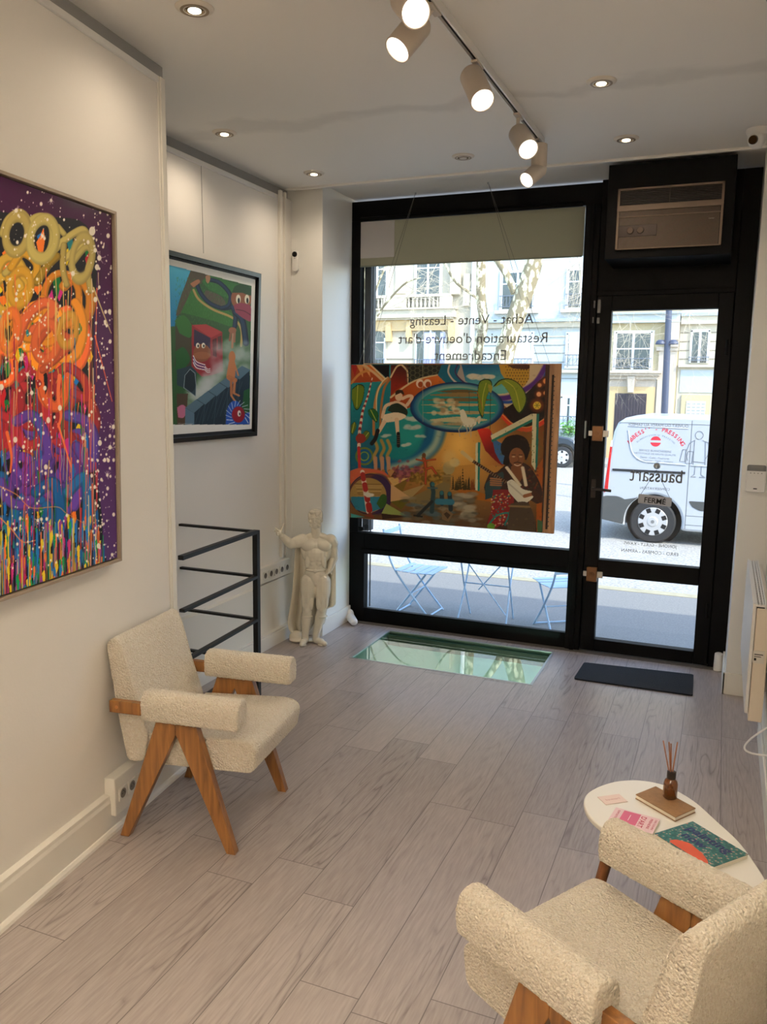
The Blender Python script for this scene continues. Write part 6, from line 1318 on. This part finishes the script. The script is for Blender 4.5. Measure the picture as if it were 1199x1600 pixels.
tree('pale plane tree at the left edge of the shop window, mostly hidden by the frame', [(-7.35, 16.5, ZR), (-7.28, 16.5, 1.5), (-7.25, 16.5, 2.8), (-7.22, 16.5, 3.4), (-7.4, 16.5, 4.6), (-7.7, 16.5, 5.6)], .13, .07,
     dict(big=(([(-7.22, 16.5, 3.0), (-6.9, 16.4, 3.5), (-6.3, 16.2, 4.0), (-5.9, 16.1, 4.1)], .03, .015), ([(-7.25, 16.5, 3.5), (-6.8, 16.3, 4.3), (-6.4, 16.2, 4.9)], .028, .015)),
          twigs=[((-6.9, 16.4, 3.5), (1, 0, .3), 1.4, .008, 4), ((-6.8, 16.3, 4.3), (.6, 0, .8), 1.2, .008, 4), ((-7.2, 16.4, 4.0), (.7, 0, .6), 1.4, .008, 4), ((-6.3, 16.2, 4.0), (.8, 0, -.3), 1.1, .010, 4), ((-7.3, 16.4, 4.5), (.9, 0, .0), 1.5, .008, 4)]))
tree('bare branches of a tree hanging into the top of the door glass', [(.9, 18, ZR), (.85, 18, 2), (.7, 18, 4.5), (.5, 18, 6)], .15, .1,
     dict(big=(([(.6, 18, 5.2), (-.6, 17.6, 4.9), (-1.8, 17.4, 4.6)], .04, .025),),
          twigs=[((-1.8, 17.4, 4.5), (-.2, 0, -1), 1.7, .010, 4), ((-1.6, 17.4, 4.5), (-.3, 0, -1), 1.5, .009, 4), ((-1.2, 17.4, 4.6), (.2, 0, -1), 1.6, .008, 4), ((-.4, 17.6, 4.7), (-.2, 0, -1), 1.8, .008, 4), ((-.1, 17.6, 4.8), (-.4, 0, -1), 1.9, .008, 4), ((-1.9, 17.4, 3.3), (.2, 0, -1), .9, .008, 4)]))

# ---------------------------------------------------------------- buildings across the street
YB = 28.5
FC = mat('facade_cream', (186, 178, 158), .8); FP = mat('facade_pale', (172, 181, 181), .8); FT = mat('facade_tan', (196, 170, 124), .8); FY = mat('facade_straw', (182, 167, 130), .8); FS = mat('facade_stone', (178, 166, 150), .8)
WG = mat('far_glass', (74, 84, 84), .15, noise=.5, nscale=1.5); WF = mat('far_frame', (226, 232, 238), .6); ZN = mat('zinc', (150, 166, 182), .5); CURT = mat('curtain_lilac', (176, 178, 222), .7); CUR2 = mat('curtain_white', (206, 218, 222), .7); RL = mat('far_railing', (96, 106, 116), .5)
def fwin(parent, x0, x1, z0, z1, bars=1, arch=False, cur=None, rail=0, trans=.45, sur=None, y=YB):
    w_ = x1-x0; cx = (x0+x1)/2
    if arch: P = [(x0, z0), (x1, z0)]+[(cx+w_/2*math.cos(a), z1-w_*.32+w_*.32*math.sin(a)) for a in [k*PI/12 for k in range(13)]]
    else: P = [(x0, z0), (x1, z0), (x1, z1), (x0, z1)]
    fr_ = MB()
    Po = [((a-cx)*1.10+cx, (b-(z0+z1)/2)*1.06+(z0+z1)/2) for a, b in P]
    s_ = fr_.prism(Po, y-.05, y+.02, lambda a, b, h: Vector((a, h, b))).build('window_surround', sur or WF, parent, smooth=0)
    MB().prism(P, y-.055, y-.045, lambda a, b, h: Vector((a, h, b))).build('pane', WG, s_, smooth=0)
    mb = MB().box(cx-.035, y-.075, z0, cx+.035, y-.05, z1 if not arch else z1-.02).box(x0, y-.072, z0, x0+.05, y-.05, z1-(w_*.32 if arch else 0)).box(x1-.05, y-.072, z0, x1, y-.05, z1-(w_*.32 if arch else 0)).box(x0, y-.07, z0+(z1-z0)*(1-trans*.6)-.02, x1, y-.05, z0+(z1-z0)*(1-trans*.6)+.02)
    if not arch: mb.box(x0, y-.072, z1-.05, x1, y-.05, z1)
    mb.build('casement', WF, s_, smooth=0)
    if cur is not None:
        mb = MB()
        for a, b in cur[1]: mb.prism([(x0+w_*(a+(b-a)*k/8), y-.059-.004*(k % 2)) for k in range(9)]+[(x0+w_*b, y-.056), (x0+w_*a, y-.056)], z0, z1-(.15 if arch else .05), lambda p, q, h: Vector((p, q, h)))
        mb.build('curtain', cur[0], s_, smooth=0)
    if rail:
        mb = MB().box(x0-.03, y-.16, z0+rail, x1+.03, y-.13, z0+rail+.03).box(x0-.03, y-.16, z0+.06, x1+.03, y-.13, z0+.085); k = int(w_/.11)
        for i in range(k+1): mb.box(x0+w_*i/k-.008, y-.155, z0+.06, x0+w_*i/k+.008, y-.135, z0+rail)
        for i in range(k//2): mb.tube([(x0+w_*(2*i+.2)/k, y-.145, z0+.1), (x0+w_*(2*i+1.8)/k, y-.145, z0+rail-.03)], .007, 4)
        mb.build('railing', RL, s_, smooth=0)
    return s_
def band(mb, x0, x1, z0, z1, d, y=YB): return mb.box(x0, y-d, z0, x1, y+.02, z1)
# A: ornate cream building on the left
bA = thing('apartment_building', 'ornate cream stone building with a baluster balcony, left of the drainpipe', 'building', (-14, YB, ZR))
MB().box(-24, YB, ZR, -8.55, YB+6, 13).build('wall', FC, bA, smooth=0)
mb = MB(); 
for k in range(9): band(mb, -24, -8.6, 2.06+k*.235-1.4 if False else .55+k*.30, .55+k*.30+.035, .02)
mb.build('rustication_grooves', mat('groove', (120, 112, 98), .8), bA, smooth=0)
mb = MB(); band(mb, -24, -9.05, 4.42, 4.74, .34); band(mb, -24, -9.15, 4.36, 4.42, .24); band(mb, -24, -9.0, 4.70, 4.76, .42); band(mb, -24, -9.2, 5.13, 5.23, .34); mb.build('balcony_slab', FC, bA, smooth=0)
mb = MB(); band(mb, -24, -9.2, 3.98, 4.36, .12); mb.box(-10.9, YB-.2, 3.6, -10.72, YB, 4.3).box(-9.3, YB-.2, 3.6, -9.1, YB, 4.3).box(-12.0+.3, YB-.2, 3.6, -11.5, YB, 4.3); mb.build('frieze', FT, bA, smooth=0)
mb = MB()
for x0, x1 in ((-12.6, -11.75), (-10.85, -9.6)):
    k = int((x1-x0)/.14)
    for i in range(k): mb.lathe([(.02, 0), (.045, .05), (.05, .13), (.025, .25), (.04, .36)], (x0+(i+.5)*(x1-x0)/k, YB-.28, 4.76), 8)
mb.build('balusters', FC, bA, smooth=40)
mb = MB().box(-11.75, YB-.33, 4.76, -10.85, YB-.2, 5.13).box(-9.6, YB-.33, 4.76, -9.15, YB-.2, 5.13).box(-11.3, YB-.35, 4.80, -11.0, YB-.2, 5.10); mb.build('balcony_pier', FC, bA, smooth=0)
MB().box(-12.55, YB-.02, 4.76, -9.3, YB-.01, 5.13).build('balcony_shadow_gap', mat('stone_shade', (150, 146, 136), .8), bA, smooth=0)  # darker sheet standing in for the shade behind the balusters
fwin(bA, -12.5, -11.72, 5.15, 7.4, trans=.9); fwin(bA, -10.62, -9.66, 5.15, 7.4, trans=.92)
mb = MB().box(-9.25, YB-.25, 5.2, -8.9, YB, 8.5).box(-11.4, YB-.06, 5.3, -11.0, YB, 8); band(mb, -8.8, -8.56, 4.8, 5.9, .12); mb.build('pilaster', FC, bA, smooth=0)
fwin(bA, -10.57, -9.42, 2.45, 4.06, arch=True, cur=(CURT, ((.28, .66), (.82, .98))), rail=.48, sur=FC); fwin(bA, -12.6, -11.76, 2.4, 4.0, arch=True, rail=.55, sur=FC)
tag(MB().tube([(-8.42, YB-.12, -.3), (-8.42, YB-.12, 12)], .085, 12).build('drainpipe', mat('pipe_white', (232, 232, 226), .5)), 'white vertical drainpipe between the ornate building and the pale one', 'pipe')
# B: pale plaster building
bB = thing('apartment_building', 'pale plain building with tall windows right of the white drainpipe', 'building', (-6.2, YB, ZR))
MB().box(-8.55, YB, ZR, -4.0, YB+6, 13).build('wall', FP, bB, smooth=0)
mb = MB(); band(mb, -8.4, -4.0, 4.02, 4.20, .14); band(mb, -8.4, -4.0, 3.7, 3.74, .03); mb.build('string_course', FC, bB, smooth=0)
mb = MB(); band(mb, -8.4, -4.0, 4.20, 4.30, .26); mb.build('zinc_flashing', ZN, bB, smooth=0)
mb = MB()
for z in (2.3, 2.55, 2.85, 3.15, 3.42): band(mb, -8.4, -4.0, z, z+.025, .015)
mb.build('rustication_grooves', mat('groove_pale', (120, 124, 120), .8), bB, smooth=0)
for x0, x1 in ((-7.45, -6.30), (-5.18, -4.22)):
    fwin(bB, x0, x1, 4.66, 5.92, trans=.55, rail=.42); mb = MB(); band(mb, x0-.18, x1+.18, 4.50, 4.60, .2); mb.build('sill', FC, bB, smooth=0)
fwin(bB, -7.10, -6.28, 2.5, 3.86, cur=(CUR2, ((.08, .92),)), rail=.45, trans=.8); fwin(bB, -5.12, -4.36, 2.68, 3.82, cur=(CUR2, ((.1, .9),)), rail=.40); mb = MB(); band(mb, -5.3, -4.2, 2.5, 2.6, .16); mb.build('sill', FC, bB, smooth=0)
fwin(bB, -5.22, -4.48, .62, 1.70, cur=(CUR2, ((.0, .3), (.4, .95))), rail=.40, sur=FC)
mb = MB(); band(mb, -8.4, -4.0, ZR, .35, .10); mb.build('plinth', mat('plinth_grey', (170, 172, 168), .8), bB, smooth=0)
# C: straw building with the dark door
bC = thing('apartment_building', 'straw coloured building with a carved doorway and dark barred door above the van', 'building', (-2.8, YB, ZR))
MB().box(-4.0, YB, ZR, -1.53, YB+6, 13).build('wall', FY, bC, smooth=0)
mb = MB(); band(mb, -3.98, -1.53, 4.12, 4.38, .22); mb.build('cornice', FP, bC, smooth=0); mb = MB(); band(mb, -3.98, -1.53, 4.38, 4.44, .32); mb.build('zinc_flashing', ZN, bC, smooth=0)
fwin(bC, -3.52, -2.36, 2.62, 3.84, rail=.34, trans=.75)
mb = MB(); band(mb, -3.95, -2.0, 2.50, 2.58, .36); band(mb, -3.95, -2.05, 2.42, 2.50, .28); band(mb, -3.95, -2.12, 2.30, 2.42, .16); mb.build('door_hood', FS, bC, smooth=0)
MB().box(-3.95, YB-.04, ZR, -2.14, YB+.02, 2.30).build('door_surround', FS, bC, smooth=0)
MB().prism([(-3.02, 1.86), (-2.84, 1.86), (-2.80, 2.40), (-3.06, 2.40)], YB-.26, YB, lambda a, b, h: Vector((a, h, b))).build('keystone', FS, bC, smooth=0, bevel=.02)
MB().box(-3.62, YB-.06, ZR, -2.16, YB+.0, 2.06).build('door_jamb', FT, bC, smooth=0)
dr_ = MB().box(-3.42, YB-.075, ZR, -2.42, YB-.04, 1.84).build('street_door', mat('door_plum', (66, 58, 64), .5), bC, smooth=0); mb = MB()
for k in range(11): mb.box(-3.38+k*.092, YB-.10, ZR, -3.36+k*.092, YB-.07, 1.80)
mb.build('door_bars', mat('bars_dark', (44, 40, 46), .5), dr_, smooth=0)
mb = MB().box(-2.12, YB-.10, ZR, -1.56, YB, 3.22).box(-2.2, YB-.16, 3.22, -1.53, YB, 3.34).box(-1.95, YB-.34, 3.55, -1.53, YB, 4.1).box(-1.95, YB-.24, 3.34, -1.53, YB, 3.55); mb.build('pilaster', FS, bC, smooth=0)
# D: pale building on the right
bD = thing('apartment_building', 'cream building with a dark narrow window and a louvred shutter behind the lamp post', 'building', (1.5, YB, ZR))
MB().box(-1.52, YB, ZR, 9, YB+6, 13).build('wall', FC, bD, smooth=0)
mb = MB(); band(mb, -1.5, 9, 4.30, 4.40, .24); mb.build('zinc_flashing', ZN, bD, smooth=0); mb = MB(); band(mb, -1.5, 9, 4.05, 4.30, .16); band(mb, -1.5, 9, 2.70, 2.78, .18); mb.build('string_course', FC, bD, smooth=0)
mb = MB()
for z in (2.95, 3.22, 3.5, 3.78): band(mb, -1.5, 9, z, z+.025, .015)
mb.build('rustication_grooves', mat('groove_cream', (130, 122, 106), .8), bD, smooth=0)
MB().box(-1.42, YB-.03, 1.9, 9, YB+.01, 2.62).build('wall_panel', FP, bD, smooth=0)
fwin(bD, -1.18, -.62, 2.84, 3.86, rail=.16, trans=.0, sur=FC); fwin(bD, 1.0, 1.9, 2.84, 3.86, rail=.3)
MB().box(-1.34, YB-.08, ZR, -.46, YB, 1.82).build('window_recess', FY, bD, smooth=0)
sh = MB().box(-1.18, YB-.10, .3, -.60, YB-.06, 1.62).build('shutter', mat('shutter_grey', (196, 200, 192), .6), bD, smooth=0); mb = MB()
for a in range(4):
    for k in range(12): mb.box(-1.15+a*.145, YB-.106, .36+k*.105, -1.05+a*.145, YB-.098, .40+k*.105)
mb.build('louvre_slots', mat('slot_grey', (150, 154, 148), .7), sh, smooth=0)
# shrub in front of the far facade
pl_ = thing('potted_shrub', 'small bright green shrub on the far pavement behind the dark car', 'plant', (-4.72, 27.4, ZR+.12))
MB().box(-4.95, 27.2, ZR+.12, -4.5, 27.6, .35).build('planter', VG, pl_, smooth=0, bevel=.02)
mb = MB()
for i in range(260):
    p = Vector((-4.70+R.gauss(0, .13), 27.35+R.gauss(0, .13), .62+R.gauss(0, .15))); a = R.uniform(0, 6.28); u = Vector((math.cos(a), math.sin(a)*.6, R.uniform(-.5, .8)))*.07; v = Vector((-math.sin(a), math.cos(a), R.uniform(-.3, .3)))*.03
    vs = [mb.bm.verts.new(q) for q in (p-u, p+v, p+u, p-v)]; mb.bm.faces.new(vs)
mb.build('foliage', mat('leaf_green', (96, 158, 60), .6), pl_, smooth=0)
MB().tube([(-4.7, 27.4, .35), (-4.7, 27.4, .7)], .02, 6).build('stem', TWIG, pl_)

for o in list(bpy.data.objects):
    if '_world' in o.keys(): del o['_world']
